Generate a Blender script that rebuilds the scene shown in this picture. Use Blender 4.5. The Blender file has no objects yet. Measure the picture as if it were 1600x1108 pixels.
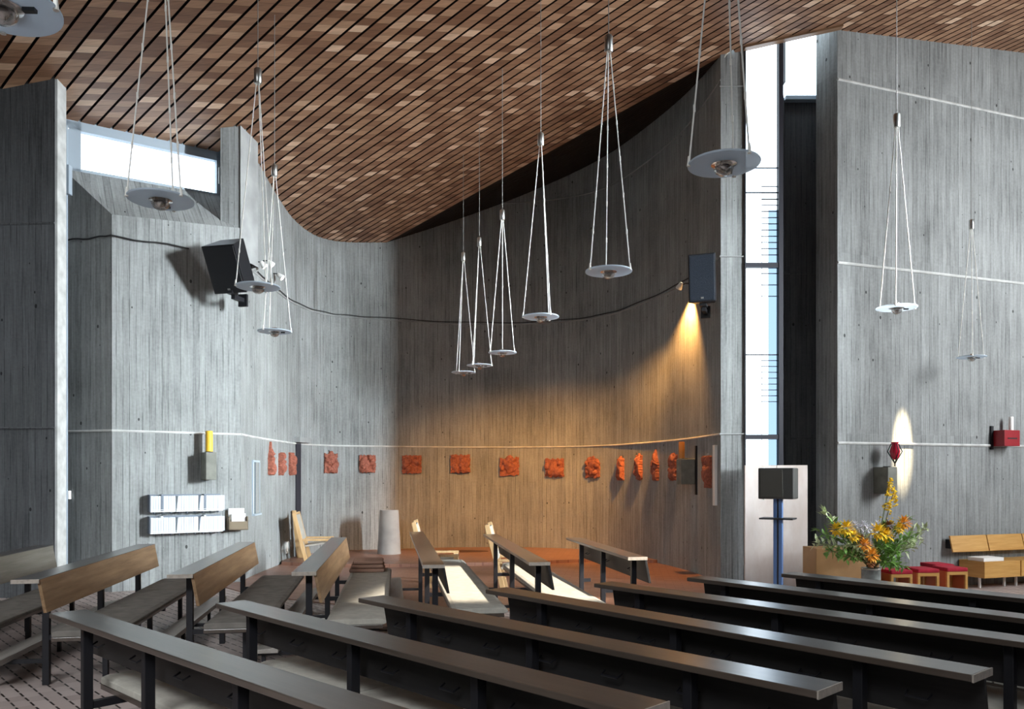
import bpy, bmesh, math, random
from mathutils import Vector, Matrix
random.seed(7)
S = bpy.context.scene
C = S.collection
PI = math.pi
F = 1250.0; HZ = 745.0; EYE = 1.6

# ------------------------------------------------------------------ camera
cam = bpy.data.cameras.new('camera'); camo = bpy.data.objects.new('camera', cam); C.objects.link(camo)
camo.location = (0, 0, EYE); camo.rotation_euler = (PI/2, 0, 0)
cam.sensor_width = 36; cam.lens = F/1600*36; cam.shift_y = (HZ-554)/1600
cam.clip_start = .05; cam.clip_end = 300
S.camera = camo
# ------------------------------------------------------------------ world, exposure
S.view_settings.view_transform = 'Standard'; S.view_settings.look = 'None'
S.view_settings.gamma = 1; S.view_settings.use_curve_mapping = False
S.view_settings.exposure = 0.08
w = bpy.data.worlds.new('sky'); S.world = w; w.use_nodes = True
bg = w.node_tree.nodes['Background']; bg.inputs[0].default_value = (.74, .88, 1, 1); bg.inputs[1].default_value = 4.5

def lamp(name, kind, loc, aim, power, color, **kw):
    l = bpy.data.lights.new(name, kind); l.energy = power; l.color = color
    for k, v in kw.items(): setattr(l, k, v)
    o = bpy.data.objects.new(name, l); C.objects.link(o); o.location = loc
    o.rotation_euler = (Vector(aim)-Vector(loc)).to_track_quat('-Z', 'Y').to_euler()
    return o
# unseen daylight: key read off the shadows, fill and back lamps added (their frames are built with the walls)
KEY = (11.72, 4.62, 4.9); FILL = (11.72, 8.6, 4.8); BACK = (-3.0, -3.9, 6.2)
lamp('daylight_key', 'AREA', KEY, (-4.2, 13.0, 2.9), 390, (.88, .96, 1), shape='RECTANGLE', size=.5, size_y=3.4, spread=math.radians(42))
lamp('added_fill', 'AREA', FILL, (5.5, 12.2, 4.0), 420, (.95, .98, 1), shape='RECTANGLE', size=1.6, size_y=4.4, spread=math.radians(120))
lamp('added_back_fill', 'AREA', BACK, (-2.6, 4.5, 0), 205, (.93, .97, 1), shape='RECTANGLE', size=5, size_y=2.0, spread=math.radians(76))
# sun through an unseen roof opening, added to light the seats
SUND = Vector((.64, -.31, .70)).normalized()
lamp('sun', 'SUN', (20, -5, 12), (20-SUND.x, -5-SUND.y, 12-SUND.z), 12, (1, .89, .74), angle=math.radians(1.2))
SUN_HOLE = [(6.9, 3.2), (10.0, 3.2), (10.0, 6.3), (6.9, 6.3)]

# ------------------------------------------------------------------ helpers
def X(px, Y): return (px-800)/F*Y
def Z(py, Y): return EYE+(HZ-py)/F*Y
def ceil_z(x, y): return 8.9+.183*(.768*x-.641*y)
def floor_z(x, y=0):
    t = min(1, max(0, (x-3)/2.2)); return -.12*t

def props(o, label=None, cat=None, group=None, kind=None):
    if label: o['label'] = label
    if cat: o['category'] = cat
    if group: o['group'] = group
    if kind: o['kind'] = kind
    return o
def empty(name, loc, label, cat, rz=0, group=None):
    o = bpy.data.objects.new(name, None); C.objects.link(o); o.location = loc; o.rotation_euler = (0, 0, rz)
    o.empty_display_size = .1
    return props(o, label, cat, group)
def dup(root, loc=None, rz=None, label=None, group=None):
    r = root.copy(); C.objects.link(r)
    if loc is not None: r.location = loc
    if rz is not None: r.rotation_euler = (0, 0, rz)
    if label: r['label'] = label
    if group: r['group'] = group
    for ch in list(root.children):
        c = ch.copy(); C.objects.link(c); c.parent = r
        for g in list(ch.children):
            d = g.copy(); C.objects.link(d); d.parent = c
    return r

class MB:
    def __init__(s): s.v = []; s.f = []; s.uv = []; s.sm = []
    def face(s, pts, uvs=None, smooth=False):
        i = len(s.v); s.v += [tuple(p) for p in pts]; s.f.append(tuple(range(i, i+len(pts)))); s.sm.append(smooth)
        if uvs is None:
            P = [Vector(p) for p in pts]; n = Vector((0, 0, 0))
            for a in range(len(P)):
                p, q = P[a], P[(a+1) % len(P)]; n += Vector(((p.y-q.y)*(p.z+q.z), (p.z-q.z)*(p.x+q.x), (p.x-q.x)*(p.y+q.y)))
            if n.length > 0: n.normalize()
            if abs(n.z) > .8: uvs = [(p.x, p.y) for p in P]
            else:
                t = Vector((-n.y, n.x, 0)).normalized(); uvs = [(p.dot(t), p.z) for p in P]
        s.uv += list(uvs)
        return s
    def mesh(s, verts, faces, smooth=False, M=None):
        vs = [Vector(v) for v in verts]
        if M is not None: vs = [M @ v for v in vs]
        i = len(s.v); s.v += [tuple(v) for v in vs]
        for f in faces:
            s.f.append(tuple(i+k for k in f)); s.sm.append(smooth)
            for k in f: s.uv.append((vs[k].x+vs[k].y, vs[k].z))
        return s
    def box(s, a, b, M=None):
        x0, y0, z0 = a; x1, y1, z1 = b
        c = [(x0, y0, z0), (x1, y0, z0), (x1, y1, z0), (x0, y1, z0), (x0, y0, z1), (x1, y0, z1), (x1, y1, z1), (x0, y1, z1)]
        if M is not None: c = [tuple(M @ Vector(v)) for v in c]
        for f in ((3, 2, 1, 0), (4, 5, 6, 7), (0, 1, 5, 4), (1, 2, 6, 5), (2, 3, 7, 6), (3, 0, 4, 7)): s.face([c[k] for k in f])
        return s
    def prism(s, prof, a, b, axis='x', M=None):
        """profile [(u,z)] swept from a to b along x (u = y)"""
        A = [(a, u, z) for u, z in prof]; B = [(b, u, z) for u, z in prof]
        if M is not None: A = [tuple(M @ Vector(v)) for v in A]; B = [tuple(M @ Vector(v)) for v in B]
        n = len(prof)
        for k in range(n): s.face([A[k], A[(k+1) % n], B[(k+1) % n], B[k]])
        s.face(A[::-1]); s.face(B)
        return s
    def tube(s, pts, r, n=8, closed=False, caps=True):
        P = [Vector(p) for p in pts]; rings = []
        rr = r if isinstance(r, (list, tuple)) else [r]*len(P)
        up = None
        for i, p in enumerate(P):
            d = (P[(i+1) % len(P)]-P[i-1]) if closed else (P[min(i+1, len(P)-1)]-P[max(i-1, 0)])
            d.normalize()
            if up is None: up = Vector((0, 0, 1)) if abs(d.z) < .9 else Vector((1, 0, 0))
            a = d.cross(up).normalized(); b = a.cross(d).normalized(); up = b
            rings.append([p+(a*math.cos(2*PI*k/n)+b*math.sin(2*PI*k/n))*rr[i] for k in range(n)])
        vs = [v for R in rings for v in R]; fs = []
        m = len(P)
        for i in range(m if closed else m-1):
            j = (i+1) % m
            for k in range(n): fs.append((i*n+k, i*n+(k+1) % n, j*n+(k+1) % n, j*n+k))
        if caps and not closed: fs.append(tuple(range(n))); fs.append(tuple(range((m-1)*n, m*n))[::-1])
        return s.mesh(vs, fs, True)
    def lathe(s, prof, n=24, M=None, cap=True):
        vs = []; fs = []
        for r, z in prof: vs += [(r*math.cos(2*PI*k/n), r*math.sin(2*PI*k/n), z) for k in range(n)]
        for i in range(len(prof)-1):
            for k in range(n): fs.append((i*n+k, i*n+(k+1) % n, (i+1)*n+(k+1) % n, (i+1)*n+k))
        if cap:
            fs.append(tuple(range(n))[::-1]); m = len(prof)-1; fs.append(tuple(range(m*n, m*n+n)))
        return s.mesh(vs, fs, True, M)
    def build(s, name, mat, parent=None, bevel=0, seg=2):
        me = bpy.data.meshes.new(name); me.from_pydata(s.v, [], s.f)
        uvl = me.uv_layers.new(name='UVMap')
        for i, u in enumerate(s.uv): uvl.data[i].uv = u
        for i, p in enumerate(me.polygons): p.use_smooth = s.sm[i]
        bm = bmesh.new(); bm.from_mesh(me); bmesh.ops.remove_doubles(bm, verts=bm.verts, dist=1e-5)
        bmesh.ops.recalc_face_normals(bm, faces=bm.faces)
        if bevel:
            es = [e for e in bm.edges if len(e.link_faces) == 2 and e.calc_face_angle(0) > .5]
            bmesh.ops.bevel(bm, geom=es, offset=bevel, segments=seg, affect='EDGES', profile=.5)
        for e in bm.edges:
            if len(e.link_faces) == 2 and e.calc_face_angle(0) > .7: e.smooth = False
        bm.to_mesh(me); bm.free()
        me.materials.append(mat)
        o = bpy.data.objects.new(name, me); C.objects.link(o); o.parent = parent
        return o
def struct(name, mb, mat, **k):
    return props(mb.build(name, mat, **k), kind='structure')

# ------------------------------------------------------------------ materials
def N(nt, t, **kw):
    n = nt.nodes.new(t)
    for k, v in kw.items():
        if k.startswith('i_'):
            key = k[2:]; key = int(key) if key.isdigit() else key
            n.inputs[key].default_value = v
        else: setattr(n, k, v)
    return n
def mat(name, col, rough=.6, metal=0, var=.0, scale=8, bump=0, spec=.5, **kw):
    m = bpy.data.materials.new(name); m.use_nodes = True; nt = m.node_tree; b = nt.nodes['Principled BSDF']
    b.inputs['Base Color'].default_value = (*col, 1); b.inputs['Roughness'].default_value = rough; b.inputs['Metallic'].default_value = metal
    b.inputs['Specular IOR Level'].default_value = spec
    for k, v in kw.items(): b.inputs[k].default_value = v
    if var or bump:
        tc = N(nt, 'ShaderNodeTexCoord'); no = N(nt, 'ShaderNodeTexNoise', i_Scale=scale, i_Detail=5.0)
        nt.links.new(tc.outputs['Object'], no.inputs['Vector'])
        if var:
            r = N(nt, 'ShaderNodeValToRGB'); r.color_ramp.elements[0].position = .3; r.color_ramp.elements[1].position = .7
            r.color_ramp.elements[0].color = (*[c*(1-var) for c in col], 1); r.color_ramp.elements[1].color = (*[min(1, c*(1+var)) for c in col], 1)
            nt.links.new(no.outputs['Fac'], r.inputs['Fac']); nt.links.new(r.outputs[0], b.inputs['Base Color'])
        if bump:
            bp = N(nt, 'ShaderNodeBump', i_Strength=bump, i_Distance=.01); nt.links.new(no.outputs['Fac'], bp.inputs['Height']); nt.links.new(bp.outputs[0], b.inputs['Normal'])
    return m
def math_(nt, op, a, b=None, c=None):
    n = N(nt, 'ShaderNodeMath', operation=op)
    for i, v in enumerate((a, b, c)):
        if v is None: continue
        if isinstance(v, (int, float)): n.inputs[i].default_value = v
        else: nt.links.new(v, n.inputs[i])
    return n.outputs[0]
def mixc(nt, fac, a, b, mode='MIX'):
    n = N(nt, 'ShaderNodeMix', data_type='RGBA', blend_type=mode)
    for k, v in ((0, fac), (6, a), (7, b)):
        if isinstance(v, (int, float, tuple)): n.inputs[k].default_value = v
        else: nt.links.new(v, n.inputs[k])
    return n.outputs[2]
def concrete(name, col, board=.085, contrast=.2, groove=.42):
    m = bpy.data.materials.new(name); m.use_nodes = True; nt = m.node_tree; b = nt.nodes['Principled BSDF']
    b.inputs['Roughness'].default_value = .85; b.inputs['Specular IOR Level'].default_value = .25
    uv = N(nt, 'ShaderNodeUVMap'); sx = N(nt, 'ShaderNodeSeparateXYZ'); nt.links.new(uv.outputs[0], sx.inputs[0])
    u, v = sx.outputs[0], sx.outputs[1]
    ub = math_(nt, 'DIVIDE', u, board); fl = math_(nt, 'FLOOR', ub); fr = math_(nt, 'FRACT', ub)
    lift = math_(nt, 'FLOOR', math_(nt, 'DIVIDE', math_(nt, 'ADD', v, .43), 2.67))
    cb = N(nt, 'ShaderNodeCombineXYZ'); nt.links.new(fl, cb.inputs[0]); nt.links.new(lift, cb.inputs[1])
    wn = N(nt, 'ShaderNodeTexWhiteNoise', noise_dimensions='3D'); nt.links.new(cb.outputs[0], wn.inputs[0])
    # wood grain streaks
    mp = N(nt, 'ShaderNodeMapping'); mp.inputs['Scale'].default_value = (34, 1.3, 1); nt.links.new(uv.outputs[0], mp.inputs[0])
    st = N(nt, 'ShaderNodeTexNoise', i_Scale=1.0, i_Detail=6.0, i_Roughness=.7); nt.links.new(mp.outputs[0], st.inputs['Vector'])
    bl = N(nt, 'ShaderNodeTexNoise', i_Scale=.9, i_Detail=5.0, i_Roughness=.6); nt.links.new(uv.outputs[0], bl.inputs['Vector'])
    fine = N(nt, 'ShaderNodeTexNoise', i_Scale=26.0, i_Detail=4.0); nt.links.new(uv.outputs[0], fine.inputs['Vector'])
    # joints between the boards, broken along their height
    d = math_(nt, 'MINIMUM', fr, math_(nt, 'SUBTRACT', 1.0, fr))
    mp3 = N(nt, 'ShaderNodeMapping'); mp3.inputs['Scale'].default_value = (12, 2.2, 1); nt.links.new(uv.outputs[0], mp3.inputs[0])
    br = N(nt, 'ShaderNodeTexNoise', i_Scale=1.0, i_Detail=3.0); nt.links.new(mp3.outputs[0], br.inputs['Vector'])
    jw = math_(nt, 'MULTIPLY', math_(nt, 'SUBTRACT', br.outputs['Fac'], .40), .36)
    j = math_(nt, 'LESS_THAN', d, jw)
    # pores
    mp2 = N(nt, 'ShaderNodeMapping'); mp2.inputs['Scale'].default_value = (6.5, 4.2, 1); nt.links.new(uv.outputs[0], mp2.inputs[0])
    vo = N(nt, 'ShaderNodeTexVoronoi', i_Scale=1.0, i_Randomness=1.0); nt.links.new(mp2.outputs[0], vo.inputs['Vector'])
    vr = N(nt, 'ShaderNodeTexWhiteNoise'); nt.links.new(vo.outputs['Position'], vr.inputs[0])
    pore = math_(nt, 'LESS_THAN', math_(nt, 'ADD', vo.outputs['Distance'], math_(nt, 'MULTIPLY', vr.outputs['Value'], .16)), .12)
    val = math_(nt, 'ADD', .78, math_(nt, 'MULTIPLY', wn.outputs['Value'], contrast))
    val = math_(nt, 'ADD', val, math_(nt, 'MULTIPLY', math_(nt, 'SUBTRACT', st.outputs['Fac'], .5), 1.15))
    val = math_(nt, 'ADD', val, math_(nt, 'MULTIPLY', math_(nt, 'SUBTRACT', bl.outputs['Fac'], .5), .8))
    val = math_(nt, 'ADD', val, math_(nt, 'MULTIPLY', math_(nt, 'SUBTRACT', fine.outputs['Fac'], .5), .35))
    val = math_(nt, 'MULTIPLY', val, math_(nt, 'SUBTRACT', 1.0, math_(nt, 'MULTIPLY', j, groove)))
    val = math_(nt, 'MULTIPLY', val, math_(nt, 'SUBTRACT', 1.0, math_(nt, 'MULTIPLY', pore, .75)))
    g = N(nt, 'ShaderNodeCombineColor'); [nt.links.new(val, g.inputs[k]) for k in range(3)]
    col_ = mixc(nt, 1.0, (*col, 1), g.outputs[0], 'MULTIPLY')
    nt.links.new(col_, b.inputs['Base Color'])
    h = math_(nt, 'ADD', math_(nt, 'MULTIPLY', wn.outputs['Value'], .5), math_(nt, 'MULTIPLY', st.outputs['Fac'], .6))
    h = math_(nt, 'SUBTRACT', h, math_(nt, 'MULTIPLY', j, .9)); h = math_(nt, 'SUBTRACT', h, pore)
    bp = N(nt, 'ShaderNodeBump', i_Strength=.7, i_Distance=.012); nt.links.new(h, bp.inputs['Height']); nt.links.new(bp.outputs[0], b.inputs['Normal'])
    return m
M_con = concrete('board_marked_concrete', (.315, .33, .33))
M_con2 = concrete('shaded_concrete', (.125, .13, .138), contrast=.2)  # darker copy of the concrete: shade of near wall and recess in its colour
M_conp = mat('smooth_concrete', (.31, .32, .32), .85, var=.18, scale=3, bump=.25)
M_seam = mat('concrete_ridge', (.55, .56, .55), .85, var=.2, scale=6)

def wood(name, col, col2, scale=(1.5, 22, 22), rough=.45, spec=.4, coat=0):
    m = bpy.data.materials.new(name); m.use_nodes = True; nt = m.node_tree; b = nt.nodes['Principled BSDF']
    b.inputs['Coat Weight'].default_value = coat; b.inputs['Coat Roughness'].default_value = .22
    tc = N(nt, 'ShaderNodeTexCoord'); mp = N(nt, 'ShaderNodeMapping'); mp.inputs['Scale'].default_value = scale
    nt.links.new(tc.outputs['Object'], mp.inputs[0]); no = N(nt, 'ShaderNodeTexNoise', i_Scale=1.0, i_Detail=6.0, i_Roughness=.65); nt.links.new(mp.outputs[0], no.inputs['Vector'])
    r = N(nt, 'ShaderNodeValToRGB'); r.color_ramp.elements[0].position = .32; r.color_ramp.elements[1].position = .7
    r.color_ramp.elements[0].color = (*col, 1); r.color_ramp.elements[1].color = (*col2, 1)
    nt.links.new(no.outputs['Fac'], r.inputs[0]); nt.links.new(r.outputs[0], b.inputs['Base Color'])
    b.inputs['Roughness'].default_value = rough; b.inputs['Specular IOR Level'].default_value = spec
    bp = N(nt, 'ShaderNodeBump', i_Strength=.12, i_Distance=.004); nt.links.new(no.outputs['Fac'], bp.inputs['Height']); nt.links.new(bp.outputs[0], b.inputs['Normal'])
    return m
M_ledge = wood('dark_stained_ledge_wood', (.045, .034, .027), (.085, .064, .05), rough=.32, spec=.6, coat=.8)
M_panel = wood('worn_oak_backrest', (.19, .11, .055), (.37, .245, .14), rough=.36)
M_gpanel = wood('greyed_oak_backrest', (.16, .15, .12), (.26, .24, .20), rough=.45)
M_dark = wood('black_stained_panel', (.018, .017, .018), (.032, .03, .03), rough=.5, spec=.3)
M_kneel = wood('grey_brown_kneeler_wood', (.27, .25, .22), (.40, .37, .34), rough=.45)
M_honey = wood('honey_wood', (.52, .27, .07), (.68, .39, .13), (2, 2, 26), rough=.4)
M_lightwood = wood('light_wood', (.52, .33, .15), (.66, .45, .24), (20, 20, 2), rough=.5)
M_worn = mat('worn_light_edge', (.42, .37, .32), .4, var=.2, scale=30)
M_lens = mat('lit_lens', (1, .9, .75), .3, **{'Emission Color': (1, .85, .6, 1), 'Emission Strength': 6.0})
M_steel = mat('black_steel', (.012, .012, .016), .45, .2)
M_cush = mat('grey_seat_fabric', (.42, .40, .35), .95, var=.12, scale=14, bump=.3)
M_cushd = mat('dark_seat_fabric', (.20, .185, .165), .95, var=.2, scale=10, bump=.3)
M_red = mat('red_fabric', (.42, .012, .035), .9, var=.15, scale=20)
M_redp = mat('red_enamel', (.30, .012, .02), .4, var=.1)
M_black = mat('black_plastic', (.012, .013, .016), .45)
M_navy = mat('blue_black_grille', (.014, .022, .036), .5, bump=.6, scale=120)
M_chrome = mat('chrome', (.75, .75, .75), .14, 1)
M_alu = mat('brushed_aluminium', (.62, .62, .60), .35, 1)
M_cord = mat('white_cord', (.86, .85, .80), .6)
M_wire = mat('thin_grey_cable', (.32, .32, .31), .5)
M_cable = mat('black_cable', (.02, .02, .022), .6)
M_white = mat('white_paint', (.85, .85, .83), .5)
M_paper = mat('paper', (.90, .90, .88), .8)
M_card = mat('grey_brown_card', (.20, .16, .11), .8)
M_blue = mat('blue_steel_post', (.09, .17, .36), .4, .1)
M_frame = mat('grey_blue_window_frame', (.36, .43, .5), .5)
M_dframe = mat('dark_window_frame', (.02, .02, .03), .5)
M_terra = mat('terracotta', (.30, .095, .06), .75, var=.35, scale=30, bump=.5)
M_ycandle = mat('yellow_wax', (.85, .52, .04), .5)
M_ocandle = mat('amber_wax', (.55, .22, .04), .5)
M_wcandle = mat('white_wax', (.9, .88, .84), .5)
M_sconce = mat('grey_green_cast_concrete', (.20, .205, .18), .8, var=.2, scale=9)
M_leaf = mat('leaf_green', (.20, .38, .08), .5, var=.4, scale=30)
M_leaf2 = mat('pale_leaf', (.58, .66, .40), .5, var=.3, scale=30)
M_stem = mat('stem', (.10, .12, .04), .6)
M_yel = mat('yellow_petals', (.95, .60, .03), .6, var=.2, scale=40)
M_ora = mat('orange_petals', (.95, .42, .05), .6, var=.2, scale=40)
M_lil = mat('white_petals', (.78, .76, .82), .6)
M_bro = mat('rust_brown_petals', (.28, .10, .03), .7)
M_board = wood('whitewashed_board', (.66, .56, .50), (.82, .76, .73), (3, 3, 1.2), rough=.6)
M_book = mat('pale_blue_book_cover', (.62, .70, .78), .55)
M_book2 = mat('white_book_cover', (.80, .83, .85), .55)
M_bookd = mat('slate_book_cover', (.16, .19, .24), .6)
M_lantern = mat('red_glass', (.55, .02, .05), .15, spec=.8)
def glass(name, tint=(1, 1, 1), g=.06):
    m = bpy.data.materials.new(name); m.use_nodes = True; nt = m.node_tree; nt.nodes.clear()
    o = N(nt, 'ShaderNodeOutputMaterial'); t = N(nt, 'ShaderNodeBsdfTransparent'); t.inputs[0].default_value = (*tint, 1)
    gl = N(nt, 'ShaderNodeBsdfGlossy'); gl.inputs['Roughness'].default_value = .03; mx = N(nt, 'ShaderNodeMixShader'); mx.inputs[0].default_value = g
    nt.links.new(t.outputs[0], mx.inputs[1]); nt.links.new(gl.outputs[0], mx.inputs[2]); nt.links.new(mx.outputs[0], o.inputs[0]); return m
M_glass = glass('clear_glass'); M_bglass = glass('pale_blue_glass', (.17, .22, .27))
M_bulb = glass('bulb_glass', (.9, .88, .85), .45)
def frosted(name, col, fac=.55):
    m = bpy.data.materials.new(name); m.use_nodes = True; nt = m.node_tree; nt.nodes.clear()
    o = N(nt, 'ShaderNodeOutputMaterial'); t = N(nt, 'ShaderNodeBsdfTranslucent'); t.inputs[0].default_value = (*col, 1)
    d = N(nt, 'ShaderNodeBsdfPrincipled'); d.inputs['Base Color'].default_value = (*col, 1); d.inputs['Roughness'].default_value = .25
    tr = N(nt, 'ShaderNodeBsdfTransparent'); mx = N(nt, 'ShaderNodeMixShader'); mx.inputs[0].default_value = .5; m2 = N(nt, 'ShaderNodeMixShader'); m2.inputs[0].default_value = fac
    nt.links.new(t.outputs[0], mx.inputs[1]); nt.links.new(d.outputs[0], mx.inputs[2]); nt.links.new(tr.outputs[0], m2.inputs[1]); nt.links.new(mx.outputs[0], m2.inputs[2]); nt.links.new(m2.outputs[0], o.inputs[0]); return m
M_disc = frosted('frosted_glass_disc', (.72, .82, .92), .85)

def ceiling_material():
    m = bpy.data.materials.new('ceiling_boards'); m.use_nodes = True; nt = m.node_tree; b = nt.nodes['Principled BSDF']
    b.inputs['Roughness'].default_value = .5; b.inputs['Specular IOR Level'].default_value = .35
    uv = N(nt, 'ShaderNodeUVMap'); sx = N(nt, 'ShaderNodeSeparateXYZ'); nt.links.new(uv.outputs[0], sx.inputs[0])
    row = math_(nt, 'FLOOR', sx.outputs[0]); rn = N(nt, 'ShaderNodeTexWhiteNoise', noise_dimensions='1D'); nt.links.new(row, rn.inputs['W'])
    p = math_(nt, 'ADD', math_(nt, 'DIVIDE', sx.outputs[1], .135), rn.outputs['Value']); pf = math_(nt, 'FLOOR', p); pr = math_(nt, 'FRACT', p)
    cb = N(nt, 'ShaderNodeCombineXYZ'); nt.links.new(row, cb.inputs[0]); nt.links.new(pf, cb.inputs[1])
    wn = N(nt, 'ShaderNodeTexWhiteNoise', noise_dimensions='3D'); nt.links.new(cb.outputs[0], wn.inputs[0])
    r = N(nt, 'ShaderNodeValToRGB'); e = r.color_ramp.elements
    e[0].position = 0; e[0].color = (.20, .10, .058, 1); e[1].position = 1; e[1].color = (.78, .56, .40, 1)
    for pos, c in ((.35, (.30, .165, .10, 1)), (.7, (.39, .225, .135, 1)), (.9, (.48, .295, .185, 1)), (.965, (.70, .48, .33, 1))):
        k = e.new(pos); k.color = c
    nt.links.new(wn.outputs['Value'], r.inputs[0])
    tc = N(nt, 'ShaderNodeTexCoord'); mp = N(nt, 'ShaderNodeMapping'); mp.inputs['Rotation'].default_value = (0, 0, math.radians(-17)); mp.inputs['Scale'].default_value = (2.5, 30, 1)
    nt.links.new(tc.outputs['Object'], mp.inputs[0]); gr = N(nt, 'ShaderNodeTexNoise', i_Scale=1.0, i_Detail=5.0); nt.links.new(mp.outputs[0], gr.inputs['Vector'])
    c = mixc(nt, math_(nt, 'MULTIPLY', math_(nt, 'LESS_THAN', pr, .07), .45), r.outputs[0], (.06, .03, .018, 1))
    g = N(nt, 'ShaderNodeCombineColor'); gv = math_(nt, 'ADD', .65, math_(nt, 'MULTIPLY', gr.outputs['Fac'], .7)); [nt.links.new(gv, g.inputs[k]) for k in range(3)]
    c = mixc(nt, 1.0, c, g.outputs[0], 'MULTIPLY')
    nt.links.new(c, b.inputs['Base Color'])
    return m
M_ceil = ceiling_material()
M_gap_shade = mat('dark_gaps_and_fold_shade', (.012, .007, .005), .9)

def paver_material():
    m = bpy.data.materials.new('slotted_pavers'); m.use_nodes = True; nt = m.node_tree; b = nt.nodes['Principled BSDF']
    tc = N(nt, 'ShaderNodeTexCoord'); mp = N(nt, 'ShaderNodeMapping'); mp.inputs['Rotation'].default_value = (0, 0, math.radians(47)); nt.links.new(tc.outputs['Object'], mp.inputs[0])
    sx = N(nt, 'ShaderNodeSeparateXYZ'); nt.links.new(mp.outputs[0], sx.inputs[0])
    v = math_(nt, 'DIVIDE', sx.outputs[1], .105); fv = math_(nt, 'FRACT', v); rv = math_(nt, 'FLOOR', v)
    odd = math_(nt, 'MULTIPLY', math_(nt, 'MODULO', rv, 2.0), .5)
    u = math_(nt, 'ADD', math_(nt, 'DIVIDE', sx.outputs[0], .16), odd); fu = math_(nt, 'FRACT', u); ru = math_(nt, 'FLOOR', u)
    cb = N(nt, 'ShaderNodeCombineXYZ'); nt.links.new(ru, cb.inputs[0]); nt.links.new(rv, cb.inputs[1])
    wn = N(nt, 'ShaderNodeTexWhiteNoise', noise_dimensions='3D'); nt.links.new(cb.outputs[0], wn.inputs[0])
    slot = math_(nt, 'MULTIPLY', math_(nt, 'LESS_THAN', fv, .13), math_(nt, 'LESS_THAN', fu, .72))
    thin = math_(nt, 'MULTIPLY', math_(nt, 'LESS_THAN', fu, .03), .35)
    r = N(nt, 'ShaderNodeValToRGB'); e = r.color_ramp.elements; e[0].color = (.42, .34, .315, 1); e[1].color = (.56, .47, .44, 1)
    nt.links.new(wn.outputs['Value'], r.inputs[0])
    c = mixc(nt, thin, r.outputs[0], (.62, .54, .51, 1)); c = mixc(nt, slot, c, (.02, .014, .012, 1))
    nt.links.new(c, b.inputs['Base Color']); b.inputs['Roughness'].default_value = .5
    bp = N(nt, 'ShaderNodeBump', i_Strength=.8, i_Distance=.01); nt.links.new(math_(nt, 'SUBTRACT', 1.0, slot), bp.inputs['Height']); nt.links.new(bp.outputs[0], b.inputs['Normal'])
    return m
M_pav = paver_material()
def apse_floor_material():
    m = bpy.data.materials.new('red_brown_clay_floor'); m.use_nodes = True; nt = m.node_tree; b = nt.nodes['Principled BSDF']
    tc = N(nt, 'ShaderNodeTexCoord'); mp = N(nt, 'ShaderNodeMapping'); mp.inputs['Rotation'].default_value = (0, 0, math.radians(8)); nt.links.new(tc.outputs['Object'], mp.inputs[0])
    bt = N(nt, 'ShaderNodeTexBrick'); bt.inputs['Color1'].default_value = (.25, .125, .085, 1); bt.inputs['Color2'].default_value = (.32, .17, .118, 1)
    bt.inputs['Mortar'].default_value = (.20, .09, .06, 1); bt.inputs['Scale'].default_value = 1; bt.inputs['Brick Width'].default_value = .24; bt.inputs['Row Height'].default_value = .11; bt.inputs['Mortar Size'].default_value = .006
    nt.links.new(mp.outputs[0], bt.inputs[0]); nt.links.new(bt.outputs[0], b.inputs['Base Color']); b.inputs['Roughness'].default_value = .4
    return m
M_clay = apse_floor_material()

# ------------------------------------------------------------------ the shell
def catmull(P, n=6):
    out = []
    for i in range(len(P)-1):
        a, b, c, d = P[max(i-1, 0)], P[i], P[i+1], P[min(i+2, len(P)-1)]
        for k in range(n):
            t = k/n
            out.append(tuple(.5*((2*b[j])+(-a[j]+c[j])*t+(2*a[j]-5*b[j]+4*c[j]-d[j])*t*t+(-a[j]+3*b[j]-3*c[j]+d[j])*t**3) for j in (0, 1)))
    out.append(P[-1]); return out
APSE = [(-4.10, 12.10), (-4.14, 12.5)]+catmull([(-4.17, 12.9), (-4.20, 14.2), (-4.18, 15.2), (-4.02, 15.95), (-3.75, 16.38), (-3.40, 16.62), (-2.77, 16.85), (-1.4, 17.3), (0, 17.4), (1.2, 17.05), (1.9, 16.5), (2.33, 15.7), (2.75, 14.5), (3.0, 13.4), (3.13, 12.0)], 5)
BLOCK = [(-6.30, 11.30), (-5.55, 11.10), (-4.10, 12.10)]
RW = [(4.80, 11.80), (12.0, 14.415)]
NEAR = [(-10.2, 10.82), (-6.0, 10.5)]
def normals(P):
    out = []
    for i in range(len(P)):
        a = Vector(P[max(i-1, 0)]); b = Vector(P[min(i+1, len(P)-1)]); t = (b-a).normalized(); out.append(Vector((t.y, -t.x)))
    return out
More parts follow.
